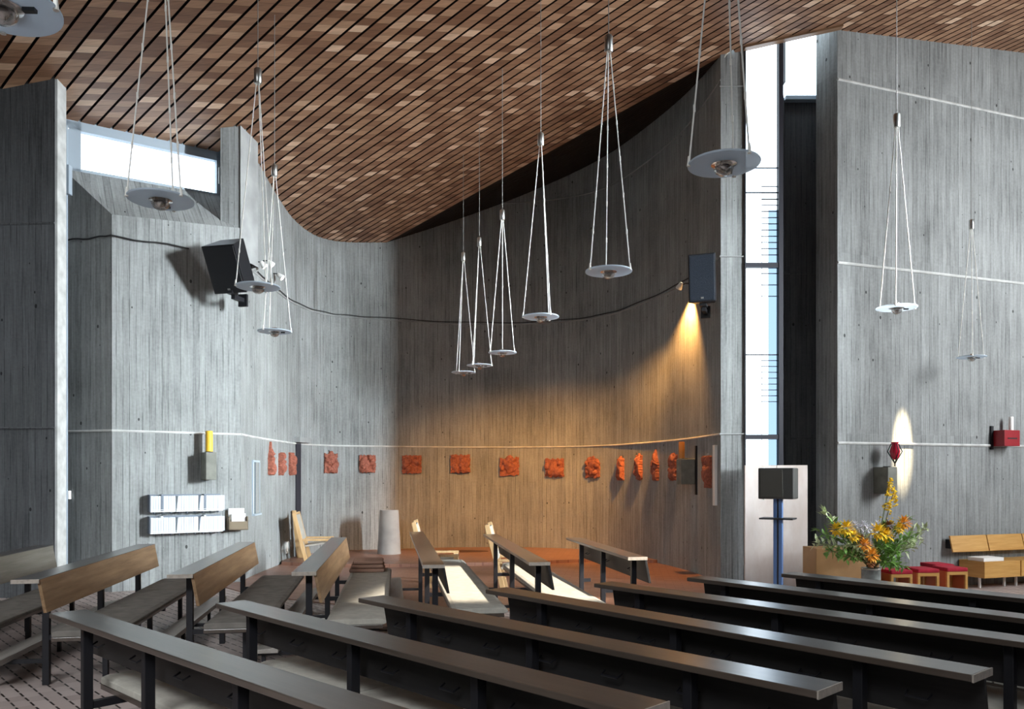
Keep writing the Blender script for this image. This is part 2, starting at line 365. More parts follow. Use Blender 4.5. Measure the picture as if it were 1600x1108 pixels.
def wall(name, P, z0, z1, m, t=.3, flip=False, ztop=None):
    """inner face on the right-hand side of the direction of P; thickness behind it"""
    nn = normals(P); mb = MB(); s = 0; I = []; O = []; L = [0]
    for i, p in enumerate(P):
        n = nn[i]*(1 if not flip else -1)
        I.append(Vector(p)); O.append(Vector(p)-n*t)
        if i: s += (Vector(P[i])-Vector(P[i-1])).length; L.append(s)
    zt = [ztop(p[0], p[1]) if ztop else z1 for p in P]
    for i in range(len(P)-1):
        a, b, c, d = I[i], I[i+1], O[i], O[i+1]
        mb.face([(a.x, a.y, z0), (b.x, b.y, z0), (b.x, b.y, zt[i+1]), (a.x, a.y, zt[i])], [(L[i], z0), (L[i+1], z0), (L[i+1], zt[i+1]), (L[i], zt[i])], len(P) > 4)
        mb.face([(d.x, d.y, z0), (c.x, c.y, z0), (c.x, c.y, zt[i]), (d.x, d.y, zt[i+1])])
        mb.face([(a.x, a.y, zt[i]), (b.x, b.y, zt[i+1]), (d.x, d.y, zt[i+1]), (c.x, c.y, zt[i])])
        mb.face([(b.x, b.y, z0), (a.x, a.y, z0), (c.x, c.y, z0), (d.x, d.y, z0)])
    for i in (0, -1):
        a, c = I[i], O[i]; mb.face([(a.x, a.y, z0), (c.x, c.y, z0), (c.x, c.y, zt[i]), (a.x, a.y, zt[i])])
    return struct(name, mb, m)
# apse and left flank: one curved sheet of concrete up to just above the ceiling
wall('wall_apse', APSE, -.4, 10.2, M_con, .3)
# the block under the left window: front, blue shaded flank, sloped sill
mb = MB()
a, b_, c = (-6.38, 11.33), (-5.55, 11.10), (-4.10, 12.10)
zf0, zf1, zsl = 5.24, 5.36, 5.98
mb.face([(*b_, -.4), (*c, -.4), (*c, zf1), (*b_, zf0)])
mb.face([(*a, -.4), (*b_, -.4), (*b_, zf0), (*a, zsl)])
mb.face([(*a, zsl), (*b_, zf0), (-6.16, 11.5, zsl)])
mb.face([(*b_, zf0), (*c, zf1), (-4.66, 12.72, zsl+.1), (-6.16, 11.5, zsl)])
mb.face([(-6.16, 11.5, zsl), (-4.66, 12.72, zsl+.1), (-4.66, 12.72, -.4), (-6.16, 11.5, -.4)])
mb.face([(*a, -.4), (*a, zsl), (-6.16, 11.5, zsl), (-6.16, 11.5, -.4)])
struct('wall_left', mb, M_con)
# jamb between the left window and the curved wall
mb = MB(); j0, j1, j2 = (-4.10, 12.08), (-4.62, 12.70), (-4.50, 12.95)
pl = [j0, j1, j2, (-4.0, 12.6)]
for i in range(4):
    p, q = pl[i], pl[(i+1) % 4]; mb.face([(*p, 4.9), (*q, 4.9), (*q, 10.2), (*p, 10.2)])
struct('wall_left_pier', mb, M_conp)
# near wall at the far left
mb = MB(); pl = [(-10.2, 10.82), (-6.0, 10.5), (-6.05, 10.76), (-6.42, 11.34), (-10.2, 11.42)]
for i in range(5):
    p, q = pl[i], pl[(i+1) % 5]; mb.face([(*p, -.4), (*q, -.4), (*q, 10.2), (*p, 10.2)])
struct('wall_near_left', mb, M_con2)
mb = MB().box((-.03, -.11, -.3), (.012, .10, 6.9)); e = mb.build('trim_1', M_seam); e.location = (-5.985, 10.62, 0); props(e, kind='structure')
# pier right of the apse
mb = MB(); pl = [(3.13, 12.0), (3.50, 11.99), (3.46, 12.55), (3.20, 12.6)]
for i in range(4):
    p, q = pl[i], pl[(i+1) % 4]; mb.face([(*p, -.4), (*q, -.4), (*q, 10.2), (*p, 10.2)])
struct('wall_pier', mb, M_con)
# recess with its high window, between slit window and right wall
RC = [(4.04, 12.0), (4.30, 12.62), (4.93, 12.62), (4.93, 12.3)]
wall('wall_recess', RC, -.4, 7.52, M_con2, .03)
wall('wall_right', RW, -.4, 11.6, M_con, .45)
# rest of the nave, behind and beside the camera
def wall_open(name, axis, c, a, b, z1, holes, m, t=.3):
    """plain wall on a line x=c or y=c, from a to b, with rectangular openings [(a0,a1,z0,z1)]"""
    mb = MB(); xs = sorted({a, b}|{h[0] for h in holes}|{h[1] for h in holes}); zs = sorted({-.4, z1}|{h[2] for h in holes}|{h[3] for h in holes})
    for i in range(len(xs)-1):
        for k in range(len(zs)-1):
            xm, zm = (xs[i]+xs[i+1])/2, (zs[k]+zs[k+1])/2
            if any(h[0] < xm < h[1] and h[2] < zm < h[3] for h in holes): continue
            if axis == 'x': mb.box((min(c, c+t), xs[i], zs[k]), (max(c, c+t), xs[i+1], zs[k+1]))
            else: mb.box((xs[i], min(c, c+t), zs[k]), (xs[i+1], max(c, c+t), zs[k+1]))
    return struct(name, mb, m)
wall_open('wall_side', 'x', 12.0, -4.2, 14.5, 11.8, [], M_con)
wall_open('wall_back', 'y', -4.2, -10.2, 12.2, 11.8, [], M_con, -.3)
wall_open('wall_far_left', 'x', -10.2, -4.2, 10.9, 11.8, [], M_con, -.3)
def win_frame(name, loc, rz, wd, h, m=M_frame, pane=True, t=.05):
    mb = MB(); mb.box((-wd/2-t, -.04, -h/2-t), (-wd/2, .04, h/2+t)); mb.box((wd/2, -.04, -h/2-t), (wd/2+t, .04, h/2+t))
    mb.box((-wd/2, -.04, h/2), (wd/2, .04, h/2+t)); mb.box((-wd/2, -.04, -h/2-t), (wd/2, .04, -h/2))
    o = struct(name, mb, m); o.location = loc; o.rotation_euler = (0, 0, rz); return o
win_frame('window_4', (11.95, KEY[1], KEY[2]), PI/2, .6, 3.5)
win_frame('fill_lamp_frame', (11.95, FILL[1], FILL[2]), PI/2, 1.7, 4.5)  # window frame added round the fill lamp, on a closed wall
win_frame('back_lamp_frame', (BACK[0], -4.15, BACK[2]), 0, 5, 2)  # likewise an added frame, round the back lamp that brightens the near floor

# floor: pavers, sinking a little towards the altar side
mb = MB(); xs = [-10.4+.55*i for i in range(42)]; ys = [-4.4, 0, 5, 10, 13.6, 18]
for i in range(len(xs)-1):
    for k in range(len(ys)-1):
        x0, x1, y0, y1 = xs[i], xs[i+1], ys[k], ys[k+1]
        mb.face([(x0, y0, floor_z(x0)), (x1, y0, floor_z(x1)), (x1, y1, floor_z(x1)), (x0, y1, floor_z(x0))])
struct('floor', mb, M_pav)
# clay floor of the apse: two very low steps
def arc_step(name, P, z, m):
    mb = MB(); mb.face([(x, y, z) for x, y in P])
    for i in range(len(P)):
        p, q = P[i], P[(i+1) % len(P)]; mb.face([(*p, -.02), (*q, -.02), (*q, z), (*p, z)])
    return struct(name, mb, m)
ap_in = [p for p in APSE[2:]][::-1]
arc_step('floor_apse', [(-4.2, 11.6)]+catmull([(-3.6, 10.9), (-2.0, 9.9), (0, 9.5), (1.8, 10.0), (2.9, 10.9), (3.2, 11.98)], 6)+ap_in, .012, M_clay)
back_in = [p for p in APSE if p[1] > 14.6][::-1]
arc_step('floor_dais', catmull([(-4.15, 14.4), (-2.6, 14.0), (0, 14.4), (1.6, 14.9), (2.6, 14.7)], 6)+back_in, .07, M_clay)

# ceiling: long lapped rows of short boards
def rows(name, poly, zfun, q0, q1, hole=None, m=None):
    NX, NY = .6414, .7672; SXx, SYy = .7672, -.6414
    mb = MB(); gb = MB(); q = -12.0; idx = 0
    while q < q1:
        pitch = .21 if q < 4.6 else max(.13, .21-.0135*(q-4.6))
        qa, qb = q, q+pitch; q = qb; idx += 1
        if qb < q0: continue
        qm = (qa+qb)/2; hits = []
        for i in range(len(poly)):
            p, r = poly[i], poly[(i+1) % len(poly)]; a = p[0]*NX+p[1]*NY-qm; b = r[0]*NX+r[1]*NY-qm
            if (a < 0) != (b < 0):
                t = a/(a-b); x = p[0]+(r[0]-p[0])*t; y = p[1]+(r[1]-p[1])*t; hits.append(x*SXx+y*SYy)
        for i in range(len(hole or [])):
            p, r = hole[i], hole[(i+1) % len(hole)]; a = p[0]*NX+p[1]*NY-qm; b = r[0]*NX+r[1]*NY-qm
            if (a < 0) != (b < 0):
                t = a/(a-b); x = p[0]+(r[0]-p[0])*t; y = p[1]+(r[1]-p[1])*t; hits.append(x*SXx+y*SYy)
        hits.sort(); gap = min(.034, pitch*.19)
        def P(s_, q_, dz=0):
            x = s_*SXx+q_*NX; y = s_*SYy+q_*NY; return (x, y, zfun(x, y)+dz)
        def U(p): return -.287*p[0]+.958*p[1]
        for k in range(0, len(hits)-1, 2):
            s0, s1 = hits[k], hits[k+1]
            A = [P(s0, qa+gap), P(s1, qa+gap), P(s1, qb), P(s0, qb)]
            mb.face(A, [(idx+.2, U(A[0])), (idx+.2, U(A[1])), (idx+.8, U(A[2])), (idx+.8, U(A[3]))])
            gb.face([P(s0, qa-.002, .045), P(s1, qa-.002, .045), P(s1, qa+gap+.002, .045), P(s0, qa+gap+.002, .045)])
            gb.face([P(s0, qa), P(s1, qa), P(s1, qa, .045), P(s0, qa, .045)])
            gb.face([P(s0, qa+gap), P(s1, qa+gap), P(s1, qa+gap, .045), P(s0, qa+gap, .045)])
            gb.face([P(s0, qa, .05), P(s1, qa, .05), P(s1, qb, .05), P(s0, qb, .05)])
    o = struct(name, mb, m or M_ceil); g = gb.build(name+'_gaps', M_gap_shade, o); g['kind'] = 'structure'
    return o
NAVE = [(-10.4, -4.4), (12.3, -4.4), (12.3, 14.75), (4.95, 12.06), (4.80, 11.76), (3.52, 11.93), (3.13, 12.03), (-2.8, 17.0), (-3.5, 16.85), (-4.0, 16.45), (-4.3, 15.6), (-4.32, 12.5), (-4.55, 12.85), (-6.38, 11.36), (-6.3, 11.5), (-10.4, 11.5)]
rows('ceiling', NAVE, ceil_z, -12, 20, SUN_HOLE)
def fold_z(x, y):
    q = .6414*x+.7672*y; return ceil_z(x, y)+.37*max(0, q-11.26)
rows('ceiling_apse', [(-2.8, 17.0), (3.13, 12.03), (3.35, 12.1), (3.2, 13.6), (2.7, 15.7), (2.2, 16.7), (1.3, 17.3), (0, 17.65), (-1.4, 17.6), (-2.8, 17.1)], fold_z, 11.2, 20, None, M_gap_shade)  # apse fold nearly black: the shade on its boards is put into the colour
# wooden head board where the ceiling meets the glass beside the pier
mb = MB(); P0, P1 = (3.46, 11.86), (4.84, 11.68)
A = [(P0[0], P0[1], ceil_z(*P0)-.03), (P1[0], P1[1], ceil_z(*P1)-.03), (P1[0], P1[1]+.10, ceil_z(*P1)-.03), (P0[0], P0[1]+.12, ceil_z(*P0)-.03)]
B = [(x, y, z+.22) for x, y, z in A]; mb.face(A[::-1]); mb.face(B)
for k in range(4): mb.face([A[k], A[(k+1) % 4], B[(k+1) % 4], B[k]])
struct('trim_30', mb, wood('brown_head_board', (.20, .11, .06), (.32, .19, .11)))

# seams of the formwork lifts
def seam(n, P, z, m=M_seam, r=.018, off=.004):
    nn = normals(P); mb = MB(); mb.tube([(p[0]+nn[i].x*off, p[1]+nn[i].y*off, z) for i, p in enumerate(P)], r, 6)
    return struct('trim_%d' % n, mb, m)
seam(2, BLOCK, 2.24); seam(3, APSE, 2.24); seam(5, APSE, 4.91, M_conp, .014); seam(6, APSE, 7.55, M_conp, .012)
seam(7, [(-10, 10.8), (-6.0, 10.5)], 2.24, M_con2, .016); seam(8, [(-10, 10.8), (-6.0, 10.5)], 4.93, M_con2, .016)
for i, z in enumerate((2.10, 4.76, 7.46)):
    seam(9+i, RW, z, M_seam, .022)
    seam(13+i, [(3.11, 11.99), (3.49, 11.985)], (2.24, 4.9, 7.45)[i], M_conp, .012)
seam(17, RC, 2.2, M_con2, .014); seam(18, RC, 4.8, M_con2, .014)
# black cable clipped along the upper seam left and in the curve
P = [(-6.28, 11.28), (-5.56, 11.08), (-4.6, 11.74)]
mb = MB(); pts = []
for i in range(len(P)-1):
    for k in range(8):
        t = k/8; pts.append((P[i][0]*(1-t)+P[i+1][0]*t+.02, P[i][1]*(1-t)+P[i+1][1]*t-.02, 4.93+.012*math.sin(i*8+k*1.3)))
mb.tube(pts, .011, 6); props(mb.build('wall_cable', M_cable), 'black cable running along the upper seam of the pale left concrete block', 'cable')
nn = normals(APSE); cab = [(APSE[i][0]+nn[i].x*.02, APSE[i][1]+nn[i].y*.02, 4.95+.008*math.sin(i)) for i in range(3, len(APSE)-4)]
props(MB().tube(cab, .009, 6).build('wall_cable', M_cable), 'black cable following the upper seam around the curved back wall', 'cable')

# left window
Cw, Dw = Vector((-6.40, 11.36)), Vector((-4.62, 12.80))
def left_window():
    t = (Dw-Cw).normalized(); n = Vector((t.y, -t.x))
    def q(s, z, o=0): p = Cw+t*s+n*o; return (p.x, p.y, z)
    L = (Dw-Cw).length
    zt = lambda s: ceil_z(*(Cw+t*s))-.0
    mb = MB()
    def bar(s0, za0, za1, s1, zb0, zb1, th=.05):
        A = [q(s0, za0, -th), q(s0, za1, -th), q(s1, zb1, -th), q(s1, zb0, -th)]; B = [q(s0, za0, th), q(s0, za1, th), q(s1, zb1, th), q(s1, zb0, th)]
        mb.face(A); mb.face(B[::-1])
        for k in range(4): mb.face([A[k], A[(k+1) % 4], B[(k+1) % 4], B[k]])
    bar(0, zt(0)-.12, zt(0)+.05, L, zt(L)-.13, zt(L)+.05)
    bar(0, 5.9, zt(0), .24, 5.9, zt(.24)); bar(L-.12, 5.9, zt(L-.12), L, 5.9, zt(L)); bar(0, 5.93, 6.0, L, 6.03, 6.1)
    o = struct('window_1', mb, M_frame)
    p = MB(); p.face([q(.05, 5.95), q(L-.1, 6.05), q(L-.1, zt(L-.1)-.05), q(.05, zt(.05)-.05)]); props(p.build('pane', M_glass, o), kind='structure')
    # two small steel latches
    for s in (.02, L-.09):
        h = MB().tube([q(s, 6.25, .07), q(s, 6.5, .07), q(s+.06, 6.55, .07)], .012, 6).build('latch', M_white, o); h['kind'] = 'structure'
left_window()
# slit window
def slit():
    mb = MB(); y = 11.99; x0, x1 = 3.48, 4.03
    mb.box((x1-.045, y-.05, -.2), (x1+.02, y+.06, 8.6)); mb.box((x0, y-.03, -.2), (x0+.02, y+.03, 8.6))
    for z in (2.16, 4.73): mb.box((x0, y-.04, z), (x1, y+.04, z+.07))
    for z in (.9, 3.42, 6.22, 5.85): mb.box((x0, y-.015, z), (x1, y+.015, z+.014))
    o = struct('window_2', mb, M_dframe)
    g = MB()
    for z0, n, dz in ((2.72, 9, .088), (4.3, 3, .17), (4.92, 12, .093), (5.75, 1, .1)):
        for k in range(n): g.box((x0+.26, y-.01, z0+k*dz), (x1, y+.01, z0+k*dz+.010))
    g.box((x0+.26, y-.008, -.2), (x0+.265, y+.008, 5.3))
    g = g.build('lead_bars', M_dframe, o); g['kind'] = 'structure'
    p = MB(); p.face([(x0, y, -.2), (x0+.36, y, -.2), (x0+.36, y, 8.5), (x0, y, 8.5)]); props(p.build('pane', M_glass, o), kind='structure')
    p = MB(); p.face([(x0+.36, y, -.2), (x1, y, -.2), (x1, y, 5.6), (x0+.36, y, 5.6)]); props(p.build('blue_pane', M_bglass, o), kind='structure')
    p = MB(); p.face([(x0+.36, y, 5.6), (x1, y, 5.6), (x1, y, 8.5), (x0+.36, y, 8.5)]); props(p.build('pane', M_glass, o), kind='structure')
slit()
def topwin():
    mb = MB(); mb.box((4.28, 12.50, 7.5), (4.93, 12.62, 7.56)); mb.box((4.86, 11.9, 7.5), (4.93, 12.62, 9)); mb.box((4.04, 11.95, 7.5), (4.09, 12.05, 8.7))
    o = struct('window_3', mb, M_frame)
    p = MB(); p.face([(4.06, 12.66, 7.5), (4.93, 12.66, 7.5), (4.93, 12.66, 9.1), (4.06, 12.66, 9.1)]); props(p.build('pane', M_glass, o), kind='structure')
topwin()

# ------------------------------------------------------------------ wall placing helper
def hit(P, px):
    """where the sight line of a picture column meets the wall line P, and the wall's direction there"""
    k = (px-800)/F; best = None
    for i in range(len(P)-1):
        a, b = P[i], P[i+1]; fa = a[0]-k*a[1]; fb = b[0]-k*b[1]
        if (fa <= 0) != (fb <= 0) or fa == 0:
            t = fa/(fa-fb) if fa != fb else 0; x = a[0]+(b[0]-a[0])*t; y = a[1]+(b[1]-a[1])*t
            if y > 1 and (best is None or y < best[1]): best = (x, y, math.atan2(b[1]-a[1], b[0]-a[0]))
    return best   # local +x along the wall, local -y towards the room

# ------------------------------------------------------------------ terracotta reliefs
def relief(seed, wd, h, top):
    """modelled clay slab: ragged outline, figures raised from the ground"""
    rnd = random.Random(seed); nx, nz = 18, 18; mb = MB(); V = {}
    blobs = [(rnd.uniform(-.42, .42)*wd, rnd.uniform(-.4, .42)*h, rnd.uniform(.03, .075), rnd.uniform(.03, .075), rnd.uniform(-1.2, 1.2), rnd.uniform(1.5, 3.6)) for _ in range(13)]
    edge = [[rnd.uniform(-.02, .02) for _ in range(nx+1)] for _ in range(4)]
    for i in range(nx+1):
        for k in range(nz+1):
            u = (i/nx-.5); v = (k/nz-.5)
            x = u*(wd+edge[0][k]*(1 if abs(u) > .45 else .5)); z = v*h+(edge[1][i]*.9 if abs(v) > .4 else 0)
            if top == 'peak' and v > 0: z += .12*v*2*max(0, 1-abs(u)*3.2)-.10*v*2*abs(u)*2; x *= 1-.35*max(0, v*2-.5)
            if top == 'figure' and v > .2: z += .05*rnd.random()*(v-.2)*2+.025*math.cos(u*9)
            if top == 'round' and v > 0: z -= .14*u*u*4*v*2
            d = .035+.008*rnd.random()
            for bx, bz, br, bh, ba, el in blobs:
                dx, dz = x-bx, z-bz; a = dx*math.cos(ba)+dz*math.sin(ba); b = -dx*math.sin(ba)+dz*math.cos(ba)
                r2 = (a/br)**2+(b/(br*el*.6))**2
                if r2 < 1: d = max(d, .04+bh*math.sqrt(1-r2))
            V[i, k] = (x, -d, z)
    vs = []; ix = {}
    for key, p in V.items(): ix[key] = len(vs); vs.append(p)
    fs = [(ix[i, k], ix[i+1, k], ix[i+1, k+1], ix[i, k+1]) for i in range(nx) for k in range(nz)]
    ring = [(i, 0) for i in range(nx)]+[(nx, k) for k in range(nz)]+[(i, nz) for i in range(nx, 0, -1)]+[(0, k) for k in range(nz, 0, -1)]
    base = len(vs)
    for r in ring: x, y, z = V[r]; vs.append((x, .005, z))
    for n in range(len(ring)):
        m_ = (n+1) % len(ring); fs.append((ix[ring[n]], base+n, base+m_, ix[ring[m_]]))
    fs.append(tuple(range(base, base+len(ring))))
    mb.mesh(vs, fs, False); return mb
REL = [(421, 721, 8, 40, 'peak', 'narrow pointed terracotta relief beside the small niche window'),
       (438, 725, 10, 33, 'flat', 'narrow terracotta relief, middle of the three left of the dark door slit'),
       (454, 725, 10, 33, 'flat', 'narrow terracotta relief right at the edge of the dark door slit'),
       (516, 724, 22, 30, 'figure', 'first terracotta relief right of the dark door slit, on grey wall'),
       (574, 725, 28, 27, 'flat', 'terracotta relief on the grey wall just before the warm lit part begins'),
       (643, 726, 33, 28, 'flat', 'wide terracotta relief, first on the warm lit wall, above the concrete font'),
       (719, 725, 34, 28, 'flat', 'wide terracotta relief with diagonal folds, second on the warm lit wall'),
       (796, 729, 33, 28, 'figure', 'wide terracotta relief with two figures, third on the warm lit wall'),
       (867, 731, 32, 28, 'flat', 'wide smooth terracotta relief with a leaning beam, fourth on the warm lit wall'),
       (927, 730, 24, 33, 'round', 'terracotta relief with rounded top and crowd of figures, fifth on the warm lit wall'),
       (971, 733, 15, 33, 'figure', 'narrow terracotta relief with drips below, in the corner of the curved wall'),
       (1000, 731, 13, 37, 'figure', 'slim terracotta relief, first after the corner of the curved wall'),
       (1026, 731, 13, 38, 'peak', 'slim terracotta relief with raised head, second after the corner'),
       (1054, 731, 15, 38, 'figure', 'slim openwork terracotta relief just left of the wall candle bracket'),
       (1108, 737, 14, 48, 'flat', 'tall terracotta relief between wall candle bracket and white strip')]
for i, (px, py, pw, ph, top, lab) in enumerate(REL):
    x, y, a = hit(APSE, px); a0 = hit(APSE, px-pw/2); a1 = hit(APSE, px+pw/2)
    wd = min(.62, math.hypot(a1[0]-a0[0], a1[1]-a0[1])); wd = max(.16, wd*(.9 if 470 < px < 960 else .62)); h = ph/F*y
    o = relief(40+i, wd, h, top).build('terracotta_relief', M_terra); o.location = (x, y, Z(py, y)); o.rotation_euler = (0, 0, a)
    props(o, lab, 'relief', 'stations of clay reliefs along the curved wall')

# ------------------------------------------------------------------ pews
def pew(name_label, p0, p1, posts, seat=True, cush=M_cush, panel=M_dark, kneel=True, hooks=0, ledge=M_ledge, zt=.85, seatlen=None, kz=0, ko=0, group=None, kn=None):
    """p0 far end, p1 near end of the line where ledge and backrest meet; sits towards local +y"""
    p0, p1 = Vector(p0), Vector(p1); d = p1-p0; L = d.length; rz = math.atan2(d.y, d.x)
    zf = lambda lx: floor_z(p0.x+d.x*lx/L)
    r = empty('church_pew', (p0.x, p0.y, 0), name_label, 'pew', rz, group)
    MB().box((-.02, -.175, zt-.028), (L+.02, .012, zt)).build('ledge', ledge, r, bevel=.004)
    b = MB(); b.prism([(.012, zt-.004), (-.012, zt-.004), (.034, zt-.25), (.058, zt-.25)], 0, L); b.build('backrest', panel, r, bevel=.003)
    MB().box((L+.02, -.176, zt-.029), (L+.026, .013, zt+.001)).build('end_strip', M_worn, r)
    for t in posts:
        x = t*L; f = zf(x)
        MB().box((x-.022, -.085, f), (x+.022, -.035, zt-.029)).build('post', M_steel, r, bevel=.003)
        fr = MB().box((x-.018, -.035, .345), (x+.018, .50 if seat else .05, .385))
        if kneel: fr.box((x-.016, -.34-ko, .12+kz+f), (x+.016, -.085, .15+kz+f)); fr.box((x-.016, -.31-ko, f), (x+.016, -.28-ko, .13+kz+f))
        fr.build('bracket', M_steel, r)
        if seat: MB().box((x-.02, .345, f), (x+.02, .385, .345)).build('leg', M_steel, r, bevel=.003)
    if seat:
        s0, s1 = (0, L) if seatlen is None else seatlen
        MB().box((s0, .085, .386), (s1, .53, .416)).build('seat', ledge, r, bevel=.003)
        n = max(2, round((s1-s0)/1.0)); c = MB(); step = (s1-s0)/n
        for k in range(n):
            a, b2 = s0+k*step+.004, s0+(k+1)*step-.004
            c.prism([(.085, .417), (.54, .417), (.565, .43), (.56, .452), (.52, .464), (.12, .464), (.085, .455)], a, b2)
        c.build('cushion', cush, r, bevel=.006)
    if kneel:
        kq = MB(); kq.prism([(-.35-ko, .15+kz), (-.17-ko, .151+kz), (-.17-ko, .195+kz), (-.35-ko, .18+kz)], .05, L-.05); kq.build('kneeler', kn or M_kneel, r, bevel=.004)
    for k in range(hooks):
        x = (k+.5)/hooks*L; hb = MB()
        hb.tube([(x-.05, -.003, zt-.15), (x-.045, -.035, zt-.165), (x+.045, -.035, zt-.165), (x+.05, -.003, zt-.15)], .005, 6)
        hb.build('bag_hook', M_steel, r)
    return r
G1 = 'long dark pews of the front block'; 
pew('long dark pew nearest the camera with blue sky sheen on its ledge', (-2.41, 4.51), (-.20, 2.45), (.07, .33, .62, .92), hooks=6, group=G1)
pew('second long dark pew, its grey seat showing below the backrest', (-1.62, 4.85), (.50, 2.68), (.07, .42, .72, .95), hooks=7, group=G1)
pew('third long dark pew, ending in a pale end strip above the second', (-.81, 5.05), (1.18, 2.93), (.13, .48, .80), hooks=7, group=G1)
pew('fourth long dark pew with a small metal hook near its near end', (-.03, 5.42), (1.86, 3.15), (.14, .5, .84), hooks=6, group=G1)
pew('fifth long dark pew, bluish gloss in the middle of its ledge', (.72, 5.72), (2.66, 3.49), (.10, .45, .86), hooks=6, group=G1)
pew('sixth long dark pew, second from the flower vase side', (1.45, 6.05), (3.30, 3.76), (.08, .45, .86), hooks=6, group=G1)
pew('seventh long dark pew, the one closest to the red stools', (2.23, 6.29), (4.10, 4.05), (.08, .45, .86), hooks=6, group=G1)
G2 = 'short pews of the side block facing the altar'
pew('greyish pew back at the far left beside the dark near wall', (-5.04, 8.76), (-4.50, 5.7), (.15, .5, .85), panel=M_gpanel, cush=M_cushd, ko=.12, kz=.05, group=G2)
pew('brown backed pew with white worn stain, dark seat, left of the aisle', (-4.0, 8.93), (-3.47, 5.86), (.12, .5, .9), panel=M_panel, cush=M_cushd, ko=.12, kz=.05, group=G2)
pew('brown backed pew with dark seat standing under the booklet racks', (-2.97, 9.2), (-2.47, 6.17), (.12, .5, .93), panel=M_panel, cush=M_cushd, ko=.12, kz=.05, group=G2)
pew('brown backed pew with long pale grey seat cushion before the font', (-2.06, 9.9), (-1.56, 6.33), (.15, .5, .96), panel=M_panel, ko=.12, kz=.05, group=G2)
pew('dark pew with sunlit pale seat, ledge seen nearly end on, behind third front pew', (-1.22, 10.9), (-.59, 6.84), (.2, .62, .97), ko=.12, kz=.05, group=G2)
pew('dark pew with bright sunlit seat in the middle of the apse opening', (-.20, 10.45), (.32, 7.05), (.1, .5, .95), ko=.12, kz=.05, group=G2)
pew('kneeling front without seat, its backrest edge lit by the sun', (.84, 9.85), (1.25, 7.5), (.12, .5, .93), seat=False, kneel=False, group=G2, hooks=3)
# folded blankets at the end of the long cushion
bl = MB()
for k in range(3): bl.prism([(-.2+.02*k, .0+k*.045), (.2-.01*k, .0+k*.045), (.22-.01*k, .02+k*.045), (.2-.01*k, .04+k*.045), (-.2+.02*k, .04+k*.045)], -.25+.02*k, .25-.03*k)
o = bl.build('folded_blanket', mat('brown_blanket', (.33, .20, .15), .95, bump=.4, scale=30), bevel=.012, seg=3); o.location = (-1.76, 9.72, .466); o.rotation_euler = (0, 0, -1.43)
props(o, 'folded brown blanket on the far end of the long grey seat', 'blanket')

# ------------------------------------------------------------------ pendant lamps
def pendant_proto():
    r = empty('pendant_lamp', (0, 0, 3.4), '-', 'lamp')
    R = .205
    MB().lathe([(.05, -.006), (R-.002, -.006), (R, -.003), (R, .003), (R-.002, .006), (.05, .006)], 48, cap=False).build('glass_disc', M_disc, r)
    s = MB(); s.lathe([(.0, .05), (.035, .045), (.045, .02), (.075, .008), (.078, -.004), (.055, -.012), (.04, -.014)], 24, cap=False); so = s.build('socket', M_chrome, r)
    MB().lathe([(.03, .0), (.05, -.012), (.056, -.03), (.046, -.052), (.024, -.066), (.001, -.07)], 24, cap=False).build('bulb', M_bulb, r)
    MB().lathe([(.001, -.004), (.02, -.01), (.026, -.03), (.016, -.045), (.001, -.05)], 14, cap=False).build('inner_reflector', M_chrome, so)
    MB().box((.078, -.012, -.02), (.125, .012, -.005)).build('clip', M_black, r)
    MB().lathe([(.03, 1.92), (.037, 1.93), (.037, 2.055), (.03, 2.065), (.006, 2.07)], 20).build('cap', M_alu, r, bevel=0)
    for k in range(3):
        a = 2*PI*k/3; c, s_ = math.cos(a), math.sin(a); w_ = MB()
        P = [(c*(.014+(R-.02)*t), s_*(.014+(R-.02)*t), 1.93-1.93*t) for t in [i/12 for i in range(13)]]
        w_.tube(P, .0052, 6)
        for i in (2, 4, 6, 8, 10): w_.tube([Vector(P[i])+Vector((0, 0, .02)), Vector(P[i])-Vector((0, 0, .02))], .0075, 6)
        w_.tube([(c*(R-.006), s_*(R-.006), .045), (c*(R-.004), s_*(R-.004), -.012)], [.007, .012], 8)
        w_.build('suspension_cord', M_cord, r)
    MB().tube([(0, 0, 2.06), (0, 0, 2.6)], .004, 6).build('cable', M_wire, r)
    return r
PD = [(1131, 256, 58, 'large pendant disc lamp hanging before the pier of the slit window'),
      (951, 424, 90, 'pendant disc lamp third nearest of the diagonal row, before the black upper wall'),
      (845, 495, 60, 'pendant disc lamp hanging alone between the close trio and the bigger one'),
      (785, 551, 90, 'rightmost pendant lamp of the close trio before the apse wall'),
      (749, 571, 0, 'middle pendant lamp of the close trio before the apse wall'),
      (724, 582, 12, 'smallest and farthest pendant lamp, leftmost of the close trio'),
      (1401, 481, 2, 'pendant lamp with tilted looking disc before the right wall, nearer one'),
      (1518, 558, 4, 'small pendant lamp before the right wall, above the red wall box'),
      (403, 448, 85, 'pendant lamp in front of the black loudspeaker on the left'),
      (429, 518, 6, 'small pendant lamp hanging lower, right of the left loudspeaker'),
      (251, 312, 90, 'pendant lamp hanging across the left window and sloped sill'),
      (4, 10, 2, 'nearest pendant lamp, cut by the top left corner of the picture')]
proto = pendant_proto()
for i, (px, py, rot, lab) in enumerate(PD):
    Y = 1.8*F/(HZ-py); x = X(px, Y)
    r = proto if i == 0 else dup(proto)
    r.location = (x, Y, 3.4); r.rotation_euler = (0, 0, math.radians(rot)); r['label'] = lab; r['group'] = 'glass disc pendant lamps'
    top = ceil_z(x, Y)-3.4 if True else 2.6
    for ch in r.children:
        if ch.name.startswith('cable'): ch.data = MB().tube([(0, 0, 2.06), (0, 0, top+.03)], .004, 6).build('tmp', M_wire).data
for o in [o for o in bpy.data.objects if o.name.startswith('tmp')]: bpy.data.objects.remove(o)

